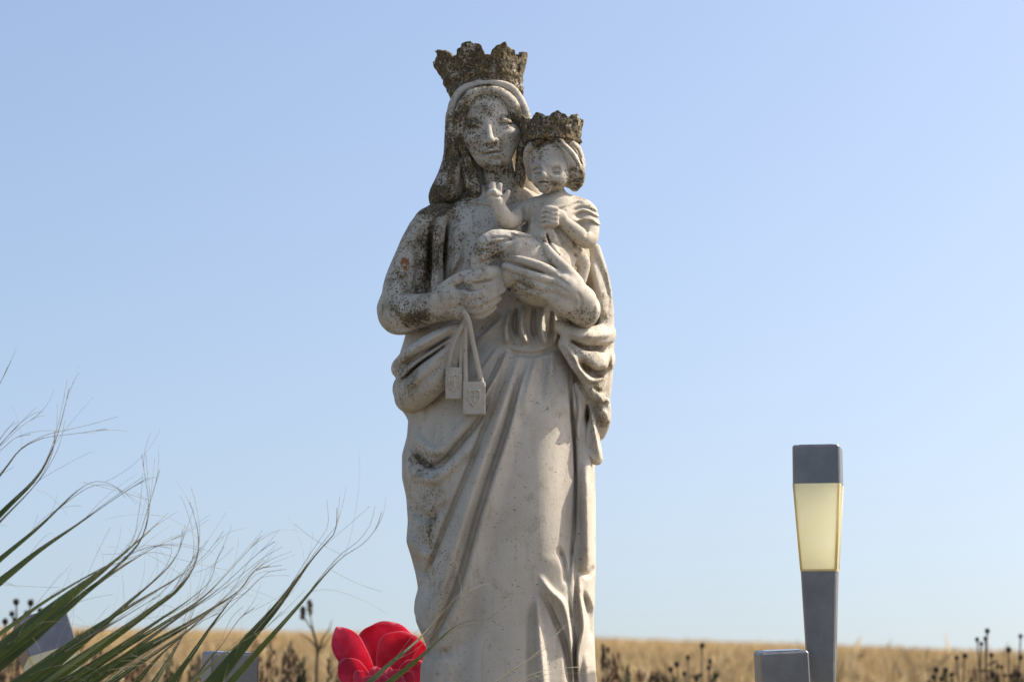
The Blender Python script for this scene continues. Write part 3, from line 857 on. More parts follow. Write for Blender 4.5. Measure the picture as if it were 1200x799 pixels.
veil.press(Hv, yc=0, soft=20)
stone_part('veil', veil, statue, 1, VEILM)


# ---- crowns
def crown(name, c, r0, r1, height, lob, npt, ph, wall, tilt, seed, parent, h=.8, amp=1.6):
    c = W(*c)
    m = r1 + 12
    v = Vol((c[0] - m, c[1] - m, c[2] - 16), (c[0] + m, c[1] + m, c[2] + height + 18), h)
    X = v.ax[0][:, None, None] - c[0]; Y = v.ax[1][None, :, None] - c[1]; Z = v.ax[2][None, None, :] - c[2]
    X, Z = X + tilt * Z, Z - .25 * tilt * X
    r = np.sqrt(X * X + Y * Y); th = np.arctan2(X, -Y)
    ph_ = (th - ph) * npt / (2 * math.pi)
    fr = np.abs(ph_ - np.round(ph_)) * 2          # 0 at a point, 1 in a gap
    top = height - lob * (1 - np.sqrt(np.clip(1 - (fr / .82) ** 2, 0, 1))) + 1.8 * np.cos(np.clip(fr / .3, 0, 1) * math.pi / 2) + .18 * lob * np.cos(np.round(ph_) * .9) - 1.2
    q = Z / height
    Rm = r0 + (r1 - r0) * np.clip(q, 0, 1.2) ** 1.25
    thick = wall + 2.0 * np.clip(1 - fr * 1.5, 0, 1) * np.clip(q * 2 - .5, 0, 1) * (1 - .3 * q)
    d = np.abs(r - Rm) - thick
    band = np.sqrt(np.clip(np.abs(r - r0 - 1.0) - 2.2, 0, 99) ** 2 + np.clip(np.abs(Z - height * .12) - height * .10, 0, 99) ** 2) - 2.6
    rim = np.sqrt((r - Rm) ** 2 + (Z - height * .36) ** 2) - wall - 1.6
    d = np.maximum(np.maximum(d, -Z), Z - top)
    d = np.minimum(np.minimum(d, band), rim)
    d = np.minimum(d, np.maximum(r - r0 + 2, np.abs(Z - height * .25) - height * .2))   # the head fills the bottom
    v.a[:] = d
    v.rough(amp * 1.5, 13, seed + 9)
    v.rough(amp, 5.5, seed)
    v.rough(amp * .5, 2.6, seed + 3)
    o = stone_part(name, v, parent, 1, lich=.84)
    return o


crown('crown', (569.5, 111, -7), 39.5, 54.5, 47, 11, 8, R(-12), 4.0, .17, 11, statue)

# ---- the child
child_v = Vol.px(545, 712, 222, 366, -142, -10, .9)
Hk = HMap(); st = Hk.stroke
st([(566, 289), (585, 284), (605, 279)], 2.6, -5); st([(560, 296), (577, 291), (592, 285)], 2.2, -3.5); st([(572, 280), (588, 278), (600, 280)], 2.2, -2.2)
st([(556, 310), (574, 303), (590, 296), (606, 281)], 7, -3, 'e'); st([(558, 309), (576, 302), (592, 294)], 2.4, -2.5)
st([(628, 277), (612, 276), (597, 272)], 6, 3, 'e'); st([(612, 240), (613, 255), (611, 270)], [3, 4, 3], -3.5); st([(605, 246), (602, 258), (600, 268)], 3, 2.5)
st([(620, 242), (622, 258), (621, 272)], 4, 2); st([(632, 240), (650, 244), (668, 238)], 2.4, 2)
st([(668, 248), (684, 243), (702, 251)], 2.6, -2.6); st([(670, 254), (686, 249), (704, 258)], 2.4, -2.4); st([(668, 251), (685, 246), (703, 255)], 2.2, 1.6); st([(706, 266), (690, 257), (671, 260)], 5, 4, 'e', ends=(.05, .1)); st([(664, 246), (672, 240), (684, 237)], 2.6, -1.8)
st([(640, 275), (650, 290), (658, 303)], 4, 2.5); st([(655, 280), (668, 292), (676, 303)], 4, -3); st([(612, 285), (602, 296), (590, 306)], 4, 1.5); st([(600, 335), (612, 349), (628, 356)], 3, 1.5)
st([(646, 268), (645, 280), (640, 290)], 3, -3)
child_v.chain([(634, 326, -72, 33), (642, 300, -68, 33), (648, 270, -64, 30), (652, 250, -60, 26)], 6)
child_v.ell((630, 330, -84), (33, 24, 27), 6)
child_v.chain([(650, 246, -56, 16), (650, 228, -56, 13)], 6)
child_v.chain([(612, 250, -66, 10), (630, 244, -64, 14), (662, 244, -58, 16), (682, 250, -54, 17), (686, 257, -55, 16)], 5)
child_v.chain([(606, 256, -72, 11), (604, 266, -76, 9)], 5)
child_v.chain([(688, 262, -58, 12), (691, 274, -66, 10.5)], 3)
child_v.chain([(626, 302, -96, 22), (600, 290, -106, 19), (580, 286, -110, 16.5), (570, 293, -111, 15)], 5)
child_v.chain([(572, 292, -110, 15), (564, 304, -110, 12), (562, 316, -110, 9)], 4)
child_v.chain([(642, 308, -88, 27), (612, 312, -104, 19), (592, 324, -102, 13), (582, 334, -98, 9)], 6)
child_v.chain([(676, 300, -52, 12), (684, 310, -50, 8), (680, 330, -50, 7)], 4)
child_v.press(Hk, yc=-40, soft=18)
child = stone_part('child', child_v, statue, 2)

feet = Vol.px(540, 590, 300, 346, -142, -80, .8)
feet.chain([(580, 320, -112, 9), (568, 322, -115, 10.5), (556, 326, -117, 8), (549, 328, -117, 5.5)], 3)
feet.chain([(582, 332, -110, 9), (570, 335, -112, 9), (558, 337, -113, 7)], 2)
Ht = HMap()
for q in range(3): Ht.stroke([(551 + q * 1.5, 319 + q * 4), (558 + q * 1.5, 318 + q * 4)], 1.4, -1.6)
Ht.stroke([(558, 313), (564, 316), (566, 322)], 2, -1.6); Ht.stroke([(552, 332), (566, 330), (580, 327)], 1.8, -2.5)
feet.press(Ht, yc=-90, soft=10)
stone_part('foot', feet, child, 2)

Ha = HMap(); st = Ha.stroke
for q in range(3): st([(634, 250 + q * 5.5), (640, 249 + q * 5.5), (646, 251 + q * 5.5)], 1.6, -2.2)
st([(575, 227), (582, 231), (590, 230)], 2, -2); st([(684, 262), (688, 270), (686, 278)], 2.5, -2)
arm_r = Vol.px(560, 610, 205, 276, -122, -60, .75)
arm_r.chain([(602, 258, -82, 10), (594, 259, -90, 10.5), (588, 250, -98, 9.4), (583, 239, -102, 7.5)], 3)
arm_r.chain([(583, 238, -102, 8), (580, 230, -104, 8.5)], 2)
arm_r.chain([(577, 232, -108, 4.5), (574, 227, -110, 4), (579, 225, -112, 3.6)], 1.5); arm_r.chain([(580, 226, -106, 4.4), (577, 219, -107, 3.8), (578, 216, -107, 3.2)], 1.5)
arm_r.chain([(584, 227, -104, 4.2), (585, 220, -105, 3.6), (586, 217, -105, 3)], 1.5); arm_r.chain([(588, 236, -102, 4.5), (593, 230, -103, 3.6), (596, 225, -103, 2.6)], 2)
arm_r.press(Ha, yc=-60, soft=14)
stone_part('arm', arm_r, child, 2)
arm_l = Vol.px(622, 708, 228, 302, -128, -40, .75)
arm_l.chain([(692, 268, -62, 10.5), (690, 280, -72, 10.5), (684, 280, -82, 10.2), (672, 270, -92, 9), (660, 260, -99, 7.5), (654, 255, -102, 8)], 3)
arm_l.chain([(656, 254, -102, 8.5), (648, 254, -106, 9), (646, 260, -106, 8)], 3)
for q in range(4):
    arm_l.chain([(651, 246 + q * 5.2, -111, 4.2), (643, 244.5 + q * 5.4, -113, 3.9), (637, 248 + q * 5.2, -110, 3.6), (640, 251 + q * 4.8, -106, 3.2)], 1.2)
arm_l.press(Ha, yc=-50, soft=14)
stone_part('arm', arm_l, child, 2)
# corner of cloth held in the fist
cl_ = Vol.px(622, 670, 262, 312, -124, -70, .8)
cl_.chain([(640, 268, -104, 5), (636, 278, -107, 7), (641, 288, -106, 5), (648, 296, -104, 3.5)], 3)
cl_.chain([(644, 268, -104, 4), (648, 280, -103, 6), (654, 292, -100, 5), (657, 300, -98, 3.5)], 3)
Hq = HMap(); Hq.stroke([(640, 270), (643, 282), (652, 296)], 2, -4); Hq.stroke([(630, 276), (638, 284), (646, 292)], 2, -3)
cl_.press(Hq, yc=-60, soft=14)
stone_part('held_cloth', cl_, child, 2)

Hg = HMap(res=.35); st = Hg.stroke
for x_, y_ in ((630.5, 201.5), (651.5, 200.5)):
    st([(x_ - 6, y_ - 1), (x_, y_ - 4.2), (x_ + 6, y_ - 1.6)], 2.0, -2.2)      # crease under the brow
    st([(x_ - 5, y_ + 1.6), (x_, y_ + 2.2), (x_ + 5, y_ + 1.4)], 1.4, -2.0)    # slit
    st([(x_ - 5, y_ + 4.2), (x_, y_ + 5), (x_ + 5, y_ + 4)], 1.6, -.8)
st([(624, 195.5), (631, 193.5), (637, 195.5)], 2.4, .9); st([(644, 195), (652, 192.5), (660, 194.5)], 2.4, .9)
st([(631, 214.2), (636.5, 213), (642.5, 214.2)], 1.4, -2.2, ends=(.1, .1)); st([(633, 218.4), (640.5, 218.6)], 1.8, -1.2); st([(643.5, 206), (646, 211)], 2, -1.2); st([(630, 206), (628.5, 211)], 2, -1)
chead = Vol.px(608, 692, 152, 242, -118, -15, .65)
chead.ell((647, 186, -54), (30, 33, 32), 3)
chead.ell((644, 184, -64), (25, 21, 24), 6)
chead.ell((645, 205, -71), (23.5, 22, 21), 6)
chead.ell((631, 210, -83), (8.5, 8, 8.5), 5); chead.ell((653, 210, -82), (11, 9, 10), 5)
chead.chain([(637, 220, -85, 6.5), (640, 221, -85, 6)], 4)
chead.chain([(625, 195, -81, 3), (636, 194, -86, 3.4), (650, 192, -86, 3.4), (662, 192, -79, 3)], 5)
chead.ell((630.5, 201.5, -95), (7, 6, 4.6), 3, cut=True); chead.ell((651.5, 200.5, -94.5), (7.5, 6, 4.8), 3, cut=True)
chead.ell((630.5, 201.5, -84.5), (5.8, 5, 4), 1.5); chead.ell((651.5, 200.5, -84), (6.2, 5, 4.2), 1.5)
chead.chain([(637, 196, -87, 3), (636.6, 205.5, -94.5, 4)], 2.5)
chead.ell((633.4, 207.6, -91), (2.6, 3, 2.2), 1.5); chead.ell((640.4, 207.4, -91), (2.6, 3, 2.2), 1.5)
chead.ell((636.5, 212, -91.5), (5.2, 3.5, 1.9), 1.5); chead.ell((637, 216, -91), (4.6, 3.5, 1.9), 1.5)
chead.press(Hg, yc=-58, soft=10)
stone_part('head', chead, child, 1)
Hl = HMap(); st = Hl.stroke
st([(654, 166), (664, 176), (672, 186), (679, 197)], 2.0, -3.4); st([(660, 164), (670, 173), (678, 184), (683, 197)], 2.0, -3.4); st([(667, 166), (676, 175), (682, 188)], 1.8, -2.6)
st([(668, 196), (675, 202), (683, 202)], 2.2, -2.6); st([(668, 206), (675, 211), (683, 209)], 2.2, -2.6); st([(670, 214), (676, 217), (681, 215)], 2, -2)
chair_ = Vol.px(606, 694, 150, 238, -112, -12, .85)
chair_.chain([(651, 164, -84, 5), (660, 172, -84, 7), (669, 184, -78, 9.5), (674, 198, -70, 10.5), (676, 210, -64, 9.5), (674, 219, -62, 6)], 3)
chair_.chain([(660, 164, -76, 7), (672, 176, -66, 9), (676, 195, -56, 10), (674, 212, -54, 9)], 4)
chair_.chain([(634, 166, -84, 3.5), (622, 172, -76, 5), (618, 184, -64, 5), (620, 198, -56, 5), (623, 208, -48, 5)], 3)
chair_.ell((648, 184, -48), (31, 32, 32), 4)
chair_.ell((667, 193, -62), (15, 20, 27), 5)
chair_.ell((641, 200, -92), (24, 30, 36), 3, cut=True)
chair_.press(Hl, yc=-30, soft=14)
chair_.rough(1.0, 5, 31)
stone_part('hair', chair_, child, 1)
crown('crown', (646.5, 168, -54), 29, 33.5, 29, 3.2, 9, R(10), 3.4, -.03, 23, child, .75, 1.7)

# ---- two little tablets on cords hanging from the hand
scap = empty('scapular', M(545, 420, -90)); scap.parent = statue
scap.location = M(545, 420, -90) - Vector(statue.location)


def world_part(name, vol, smooth=1):
    o = stone_part(name, vol, None, smooth)
    o.parent = scap
    o.location = -(Vector(scap.location) + Vector(statue.location))
    return o


def tablet(x0, x1, y0, y1, Y, seed):
    v = Vol.px(x0 - 5, x1 + 5, y0 - 5, y1 + 5, Y - 10, Y + 14, .7)
    c = (W(x0, y0, Y) + W(x1, y1, Y)) / 2; hw = (W(x1, y1, Y)[0] - W(x0, y0, Y)[0]) / 2; hh = (W(x0, y0, Y)[2] - W(x1, y1, Y)[2]) / 2
    X = np.abs(v.ax[0][:, None, None] - c[0]) - hw + 1.5; Yv = np.abs(v.ax[1][None, :, None] - c[1]) - 3.5; Z = np.abs(v.ax[2][None, None, :] - c[2]) - hh + 1.5
    v.a[:] = np.sqrt(np.maximum(X, 0) ** 2 + np.maximum(Yv, 0) ** 2 + np.maximum(Z, 0) ** 2) + np.minimum(np.maximum(X, np.maximum(Yv, Z)), 0) - 1.5
    Hm = HMap(); xm, ym = (x0 + x1) / 2, (y0 + y1) / 2
    # a worn relief: a shield with a little cross
    for P_ in ([(xm - 6, ym - 9), (xm + 6, ym - 9)], [(xm - 6, ym - 9), (xm - 6, ym + 2), (xm, ym + 9)], [(xm + 6, ym - 9), (xm + 6, ym + 2), (xm, ym + 9)], [(xm, ym - 7), (xm, ym + 4)], [(xm - 4, ym - 3), (xm + 4, ym - 3)]):
        Hm.stroke(P_, 1.5, 1.5, ends=(0, 0))
    v.press(Hm, yc=c[1] - 3, soft=2)
    v.rough(.5, 4, seed)
    return world_part('tablet', v)


tablet(522, 542, 430.5, 468, -96, 3)
tablet(542.5, 569, 447.5, 486, -99, 4)
for P_ in ([(546, 374, -116, 3), (538, 390, -108, 2.6), (530, 410, -100, 2.6), (525, 433, -97, 2.8)], [(547, 378, -112, 2.4), (542, 405, -104, 2.4), (540, 433, -97, 2.4)],
           [(547, 376, -114, 2.6), (545.5, 400, -108, 2.6), (545.5, 425, -102, 2.6), (546, 450, -100, 2.8)], [(544, 366, -118, 3), (549, 376, -116, 3.2), (554, 400, -108, 3), (560, 428, -103, 3), (565, 450, -100, 3)]):
    v = Vol.px(min(p[0] for p in P_) - 6, max(p[0] for p in P_) + 6, P_[0][1] - 6, P_[-1][1] + 6, -126, -88, .7)
    v.chain(P_, 1, 5)
    world_part('cord', v)

# ---- the block under the feet and the pedestal it stands on
bz = W(590, 880, 0)[2] * S + ZC


def block(name, cx, cy, z0, z1, hw, hd, mat, parent, bev=.012, seg=3):
    import bmesh
    bm = bmesh.new()
    bmesh.ops.create_cube(bm, size=1)
    for v in bm.verts: v.co = Vector((cx + v.co.x * 2 * hw, cy + v.co.y * 2 * hd, (z0 + z1) / 2 + v.co.z * (z1 - z0)))
    bmesh.ops.bevel(bm, geom=bm.edges[:], offset=bev, segments=seg, affect='EDGES', profile=.6)
    me = bpy.data.meshes.new(name); bm.to_mesh(me); bm.free()
    for p in me.polygons: p.use_smooth = False
    return link(name, me, mat, parent)


cx_ = M(594, 880).x
block('base', cx_, 0, bz - .05, bz + .02, .165, .15, PEDESTAL, statue, .02)
ped = empty('pedestal', (cx_, 0, 0)); tag(ped, 'squared limestone pedestal under the statue', 'pedestal')
block('cap_stone', cx_, 0, bz - .12, bz - .05, .24, .22, PEDESTAL, ped)
block('shaft', cx_, 0, .10, bz - .118, .20, .18, PEDESTAL, ped)
block('plinth', cx_, 0, -.05, .102, .25, .23, PEDESTAL, ped)

# ------------------------------------------------------------------ garden lamps: tapered steel post, frosted body, steel cap
def steel_mat(name):
    m, t, out = mat_new(name)
    b = NB(t); co = b.coord()
    mp = b.n('ShaderNodeMapping'); t.links.new(co, mp.inputs[0]); mp.inputs['Scale'].default_value = (900, 900, 6)
    br = b.noise(mp.outputs[0], 1, 3, .6); sm = b.noise(co, 22, 5, .6)
    col = b.mix(b.ramp(sm, .3, .7), (0.17, 0.167, 0.165), (0.24, 0.235, 0.23))
    p = b.n('ShaderNodeBsdfPrincipled')
    b.set(p, Base_Color=col, Metallic=.92, Roughness=b.math('ADD', b.math('MULTIPLY', br, .15), b.ramp(sm, .3, .7, .28, .42)))
    b.set(p, Normal=b.bump(br, .15, .0004))
    t.links.new(p.outputs[0], out.inputs[0])
    return m


def frosted_mat(name):
    m, t, out = mat_new(name)
    b = NB(t); co = b.coord()
    n = b.noise(co, 30, 4, .6)
    col = b.mix(b.ramp(n, .3, .7), (0.93, 0.91, 0.68), (0.94, 0.92, 0.76))
    d = b.n('ShaderNodeBsdfPrincipled'); b.set(d, Base_Color=col, Roughness=.45)
    tr = b.n('ShaderNodeBsdfTranslucent'); t.links.new(col, tr.inputs[0])
    mx = b.n('ShaderNodeMixShader'); mx.inputs[0].default_value = .72
    t.links.new(d.outputs[0], mx.inputs[1]); t.links.new(tr.outputs[0], mx.inputs[2])
    t.links.new(mx.outputs[0], out.inputs[0])
    return m


STEEL, FROST = steel_mat('brushed_steel'), frosted_mat('frosted_yellowed_acrylic')
SEAM = simple_mat('yellowed_seam', (0.84, 0.70, 0.32), (0.88, 0.76, 0.42), 40, .5, transl=.5)
SOLAR = simple_mat('solar_cell', (0.01, 0.012, 0.03), (0.02, 0.022, 0.05), 60, .15, spec=.6)


def frustum(mb, z0, w0, z1, w1, wall=None, bev=.0022, top=True, bottom=True):
    """square prism with bevelled vertical corners; with a wall it is a hollow sleeve"""
    def ring(w, z, k):
        a, c = w, w - k
        return [(c, -a, z), (a, -c, z), (a, c, z), (c, a, z), (-c, a, z), (-a, c, z), (-a, -c, z), (-c, -a, z)]
    vs = ring(w0, z0, bev) + ring(w1, z1, bev)
    fs = [(k, (k + 1) % 8, 8 + (k + 1) % 8, 8 + k) for k in range(8)]
    if wall:
        vs += ring(w0 - wall, z0, bev) + ring(w1 - wall, z1, bev)
        fs += [(16 + (k + 1) % 8, 16 + k, 24 + k, 24 + (k + 1) % 8) for k in range(8)]
        fs += [(k, 16 + k, 16 + (k + 1) % 8, (k + 1) % 8) for k in range(8)] + [(8 + k, 8 + (k + 1) % 8, 24 + (k + 1) % 8, 24 + k) for k in range(8)]
    else:
        if bottom: fs.append(tuple(range(7, -1, -1)))
        if top: fs.append(tuple(range(8, 16)))
    mb.add(vs, fs)


def make_lamp(label, top_px, Ym, rz, tilt, post_len, grp='solar lamps around the statue'):
    """top_px: photo pixel of the middle of the cap's top; local z = 0 at the cap's top, downwards negative"""
    e = empty('solar_lamp', Mm(top_px[0], top_px[1], Ym))
    e.rotation_euler = (tilt[1], tilt[0], rz)
    tag(e, label, 'lamp', grp)
    c = MB(); frustum(c, -.058, .0355, -.003, .0352); frustum(c, -.003, .0352, 0, .0330)
    cap = link('cap', c.mesh('cap', False), STEEL, e, False)
    c = MB(); frustum(c, -.0002, .027, .0010, .027, bev=.004)
    link('solar_cell', c.mesh('solar_cell', False), SOLAR, cap, False)
    c = MB(); frustum(c, -.186, .0268, -.0582, .0352, top=False, bottom=False)
    dif = link('diffuser', c.mesh('diffuser', False), FROST, e, False)
    for sx, sy in ((1, 1), (1, -1), (-1, 1), (-1, -1)):
        c = MB()
        for (z, w) in ((-.186, .0268), (-.0582, .0352)):
            pass
        a = Vector((sx * (.0268 - .0012), sy * (.0268 - .0012), -.186)); d = Vector((sx * (.0352 - .0012), sy * (.0352 - .0012), -.0584))
        c.tube([a, d], .0019, 8)
        link('corner_seam', c.mesh('corner_seam'), SEAM, dif, False)
    c = MB(); frustum(c, -.1885, .0272, -.1855, .0274)
    link('seam_ring', c.mesh('seam_ring', False), SEAM, dif, False)
    c = MB(); c.tube([(0, 0, -.060), (0, 0, -.072)], .005, 8)
    link('led', c.mesh('led'), SEAM, dif, False)
    c = MB(); frustum(c, -.40, .0180, -.1884, .0266); frustum(c, -post_len, .0125, -.40, .0180)
    link('post', c.mesh('post', False), STEEL, e, False)
    c = MB(); frustum(c, -post_len - .14, .002, -post_len, .011)
    link('ground_spike', c.mesh('ground_spike', False), STEEL, e, False)
    return e


make_lamp('tall upright steel solar lamp with a frosted yellowish body', (958, 523), .02, R(-12), (R(0), 0), .97)
make_lamp('short steel solar lamp with a plain cap at the foot of the tall lamp', (915, 762), -.05, R(2), (R(-2.5), R(2)), .66)
make_lamp('leaning steel solar lamp behind the green palm leaves, frosted body showing', (44, 724), -.12, R(24), (R(-16), R(-16)), .72)
make_lamp('steel solar lamp cap crossed by one broad palm leaf beside the dry weeds', (270, 764), -.02, R(20), (R(1), R(2)), .66)

# ------------------------------------------------------------------ palm with fraying, thread-bearing fan leaves
def leaf_mat(name, c1, c2, tip):
    m, t, out = mat_new(name)
    b = NB(t); co = b.coord()
    al = b.attr('along')
    n = b.noise(co, 35, 5, .6)
    st_ = b.noise(co, 6, 2, .5)
    col = b.mix(b.ramp(n, .3, .7), c1, c2)
    ac = b.attr('across')
    col = b.mix(b.ramp(b.math('ABSOLUTE', ac), .80, .98, 0, .55), col, (0.22, 0.21, 0.075))
    col = b.mix(b.ramp(b.math('ADD', al, b.math('MULTIPLY', b.math('SUBTRACT', n, .5), .25)), .66, .95), col, tip)
    p = b.n('ShaderNodeBsdfPrincipled'); b.set(p, Base_Color=col, Roughness=.5)
    p.inputs['Specular IOR Level'].default_value = .35
    wv = b.n('ShaderNodeMath', operation='SINE'); t.links.new(b.math('MULTIPLY', ac, 26), wv.inputs[0])
    b.set(p, Normal=b.bump(wv.outputs[0], .25, .0006))
    tr = b.n('ShaderNodeBsdfTranslucent'); t.links.new(b.mix(.5, col, (0.20, 0.24, 0.03)), tr.inputs[0])
    mx = b.n('ShaderNodeMixShader'); mx.inputs[0].default_value = .22
    t.links.new(p.outputs[0], mx.inputs[1]); t.links.new(tr.outputs[0], mx.inputs[2])
    t.links.new(mx.outputs[0], out.inputs[0])
    return m


LEAF = leaf_mat('palm_leaf', (0.030, 0.050, 0.016), (0.052, 0.076, 0.024), (0.21, 0.155, 0.095))
LEAF_OLD = leaf_mat('palm_leaf_yellowing', (0.13, 0.16, 0.055), (0.18, 0.20, 0.075), (0.26, 0.20, 0.11))
FIBRE = simple_mat('palm_fibre', (0.52, 0.46, 0.34), (0.34, 0.28, 0.19), 60, .7, transl=.3)
PETIOLE = simple_mat('palm_stalk', (0.10, 0.12, 0.04), (0.16, 0.15, 0.07), 30, .6)
TRUNK = simple_mat('palm_trunk_fibre', (0.10, 0.07, 0.04), (0.22, 0.16, 0.10), 40, .95, .01)


def blade_mesh(P3, width, fold=.42, twist=0.0, seed=0):
    """P3: centre line (n,3) in metres; a strip folded along its rib, tapering to a thread"""
    n = len(P3)
    view = Vector((0, -1, -.05)).normalized()
    V, al, ac = [], [], []
    cols = (-1, -.55, 0, .55, 1)
    for i in range(n):
        t = i / (n - 1)
        a = Vector(P3[max(i - 1, 0)]); b = Vector(P3[min(i + 1, n - 1)])
        tg = (b - a).normalized()
        sd = tg.cross(view).normalized()
        nm = sd.cross(tg).normalized()
        if nm.dot(view) < 0: nm = -nm
        ang = twist * t
        sd, nm = sd * math.cos(ang) + nm * math.sin(ang), nm * math.cos(ang) - sd * math.sin(ang)
        w = width * .5 * (1.0 if t < .46 else (1 - (t - .46) / .38 * .90 if t < .84 else .10 - (t - .84) / .16 * .07))
        w = max(w, .00035)
        for c in cols:
            V.append(Vector(P3[i]) + sd * w * c - nm * w * fold * abs(c)); al.append(t); ac.append(c)
    k = len(cols)
    base = len(V)
    V2 = []
    for i in range(n):
        for j in range(k): V2.append(V[i * k + j] + Vector((0, .0007, 0)))
    Q = [(i * k + j, i * k + j + 1, (i + 1) * k + j + 1, (i + 1) * k + j) for i in range(n - 1) for j in range(k - 1)]
    return mesh_np('segment', np.array(V), np.array(Q), True, {'along': al, 'across': ac})


palm_base = Mm(-70, 1140, -.45); palm_base.z = -.02
palm = empty('fan_palm', palm_base)
tag(palm, 'green fan palm with long narrow leaf tips fraying into pale threads', 'palm')
tb = MB()
zz_ = [0, .06, .12, .18, .24]
tb.tube([(palm_base.x + .01 * math.sin(q * 9), palm_base.y, z - .04) for q, z in enumerate(zz_)], [.10, .11, .10, .085, .05], 14)
link('trunk', tb.mesh('trunk'), TRUNK, palm)

# every visible leaf segment: photo points from frond to tip, width in px, distance in front of (-) the statue
FR = [
    # frond hub (px, py, Y metres), list of segments
    ((-170, 770, -.42), [
        ([(0, 556), (23, 527), (45, 515), (62, 511), (95, 507), (125, 502)], 6, 0),
        ([(0, 602), (42, 560), (62, 524), (73, 488), (81, 455)], 10, 0),
        ([(0, 611), (36, 574), (52, 552), (62, 528), (64, 505)], 5, 0),
        ([(0, 654), (46, 616), (88, 577), (111, 564), (134, 569), (147, 583)], 9, 0),
        ([(0, 680), (46, 644), (92, 613), (139, 581), (168, 563)], 12, 0),
        ([(0, 523), (23, 501), (42, 489), (52, 487)], 4, 1), ([(0, 528), (18, 513), (36, 509)], 4, 1), ([(-14, 470), (0, 449), (9, 430)], 3, 1),
        ([(-30, 545), (-8, 530), (8, 512), (20, 500)], 6, 0)]),
    ((-120, 872, -.46), [
        ([(0, 762), (74, 702), (120, 668), (160, 635), (186, 612)], 24, 0),
        ([(10, 758), (74, 704), (120, 668), (157, 637), (172, 600), (187, 551)], 7, 0),
        ([(20, 755), (90, 702), (140, 660), (166, 630), (174, 592), (170, 560), (166, 532)], 9, 0),
        ([(66, 722), (104, 690), (139, 666), (185, 639), (218, 626)], 15, 0),
        ([(80, 764), (120, 732), (152, 704), (192, 670), (209, 646), (214, 620)], 15, 0),
        ([(20, 800), (90, 754), (139, 726), (172, 706), (188, 697)], 15, 0),
        ([(45, 806), (134, 745), (180, 712), (209, 690), (228, 662), (233, 634), (228, 605), (222, 588)], 15, 0),
        ([(60, 808), (130, 764), (185, 727), (222, 702), (246, 680), (254, 655), (262, 640)], 11, 0),
        ([(74, 806), (140, 762), (192, 730), (240, 698), (275, 662), (306, 628)], 9, 0),
        ([(90, 806), (150, 770), (208, 738), (250, 712), (282, 690), (300, 668), (330, 662)], 17, 0),
        ([(30, 790), (100, 742), (160, 705), (205, 678), (240, 650), (262, 622)], 9, 0),
        ([(100, 800), (160, 758), (210, 722), (256, 690), (300, 650), (322, 634)], 8, 0),
        ([(120, 806), (170, 772), (220, 738), (262, 700), (290, 672), (310, 655)], 9, 0),
        ([(66, 790), (120, 752), (170, 716), (200, 694), (214, 672), (236, 640)], 7, 1),
        ([(0, 742), (50, 706), (100, 676), (140, 655), (176, 640), (200, 642)], 6, 1)]),
    ((90, 985, -.40), [
        ([(172, 812), (198, 772), (217, 739), (227, 715), (234, 694)], 13, 1),
        ([(196, 806), (222, 770), (249, 731), (268, 706), (283, 688), (298, 668), (316, 663)], 11, 0),
        ([(218, 806), (240, 778), (262, 752), (280, 725), (298, 712)], 8, 0),
        ([(214, 808), (250, 776), (286, 750), (312, 735), (330, 716)], 7, 1),
        ([(244, 806), (290, 750), (323, 712), (347, 680), (365, 656), (380, 638), (393, 622), (395, 594)], 21, 0),
        ([(264, 806), (310, 754), (351, 708), (380, 674), (402, 652), (424, 638), (440, 620), (447, 600)], 10, 0),
        ([(150, 812), (180, 775), (205, 752), (236, 728), (262, 716)], 10, 0),
        ([(108, 812), (140, 786), (170, 766), (205, 742), (230, 722)], 12, 0)]),
    ((330, 905, -.28), [
        ([(425, 806), (455, 779), (480, 758), (497, 742), (520, 718), (550, 690)], 7, 0),
        ([(446, 806), (478, 781), (505, 758), (531, 735), (552, 727), (570, 726), (584, 716)], 9, 0),
        ([(500, 840), (560, 812), (595, 789), (622, 772), (640, 758), (657, 736)], 3, 1),
        ([(560, 835), (590, 808), (622, 790), (650, 783), (682, 781)], 4, 1)]),
]
fib_rng = random.Random(5)
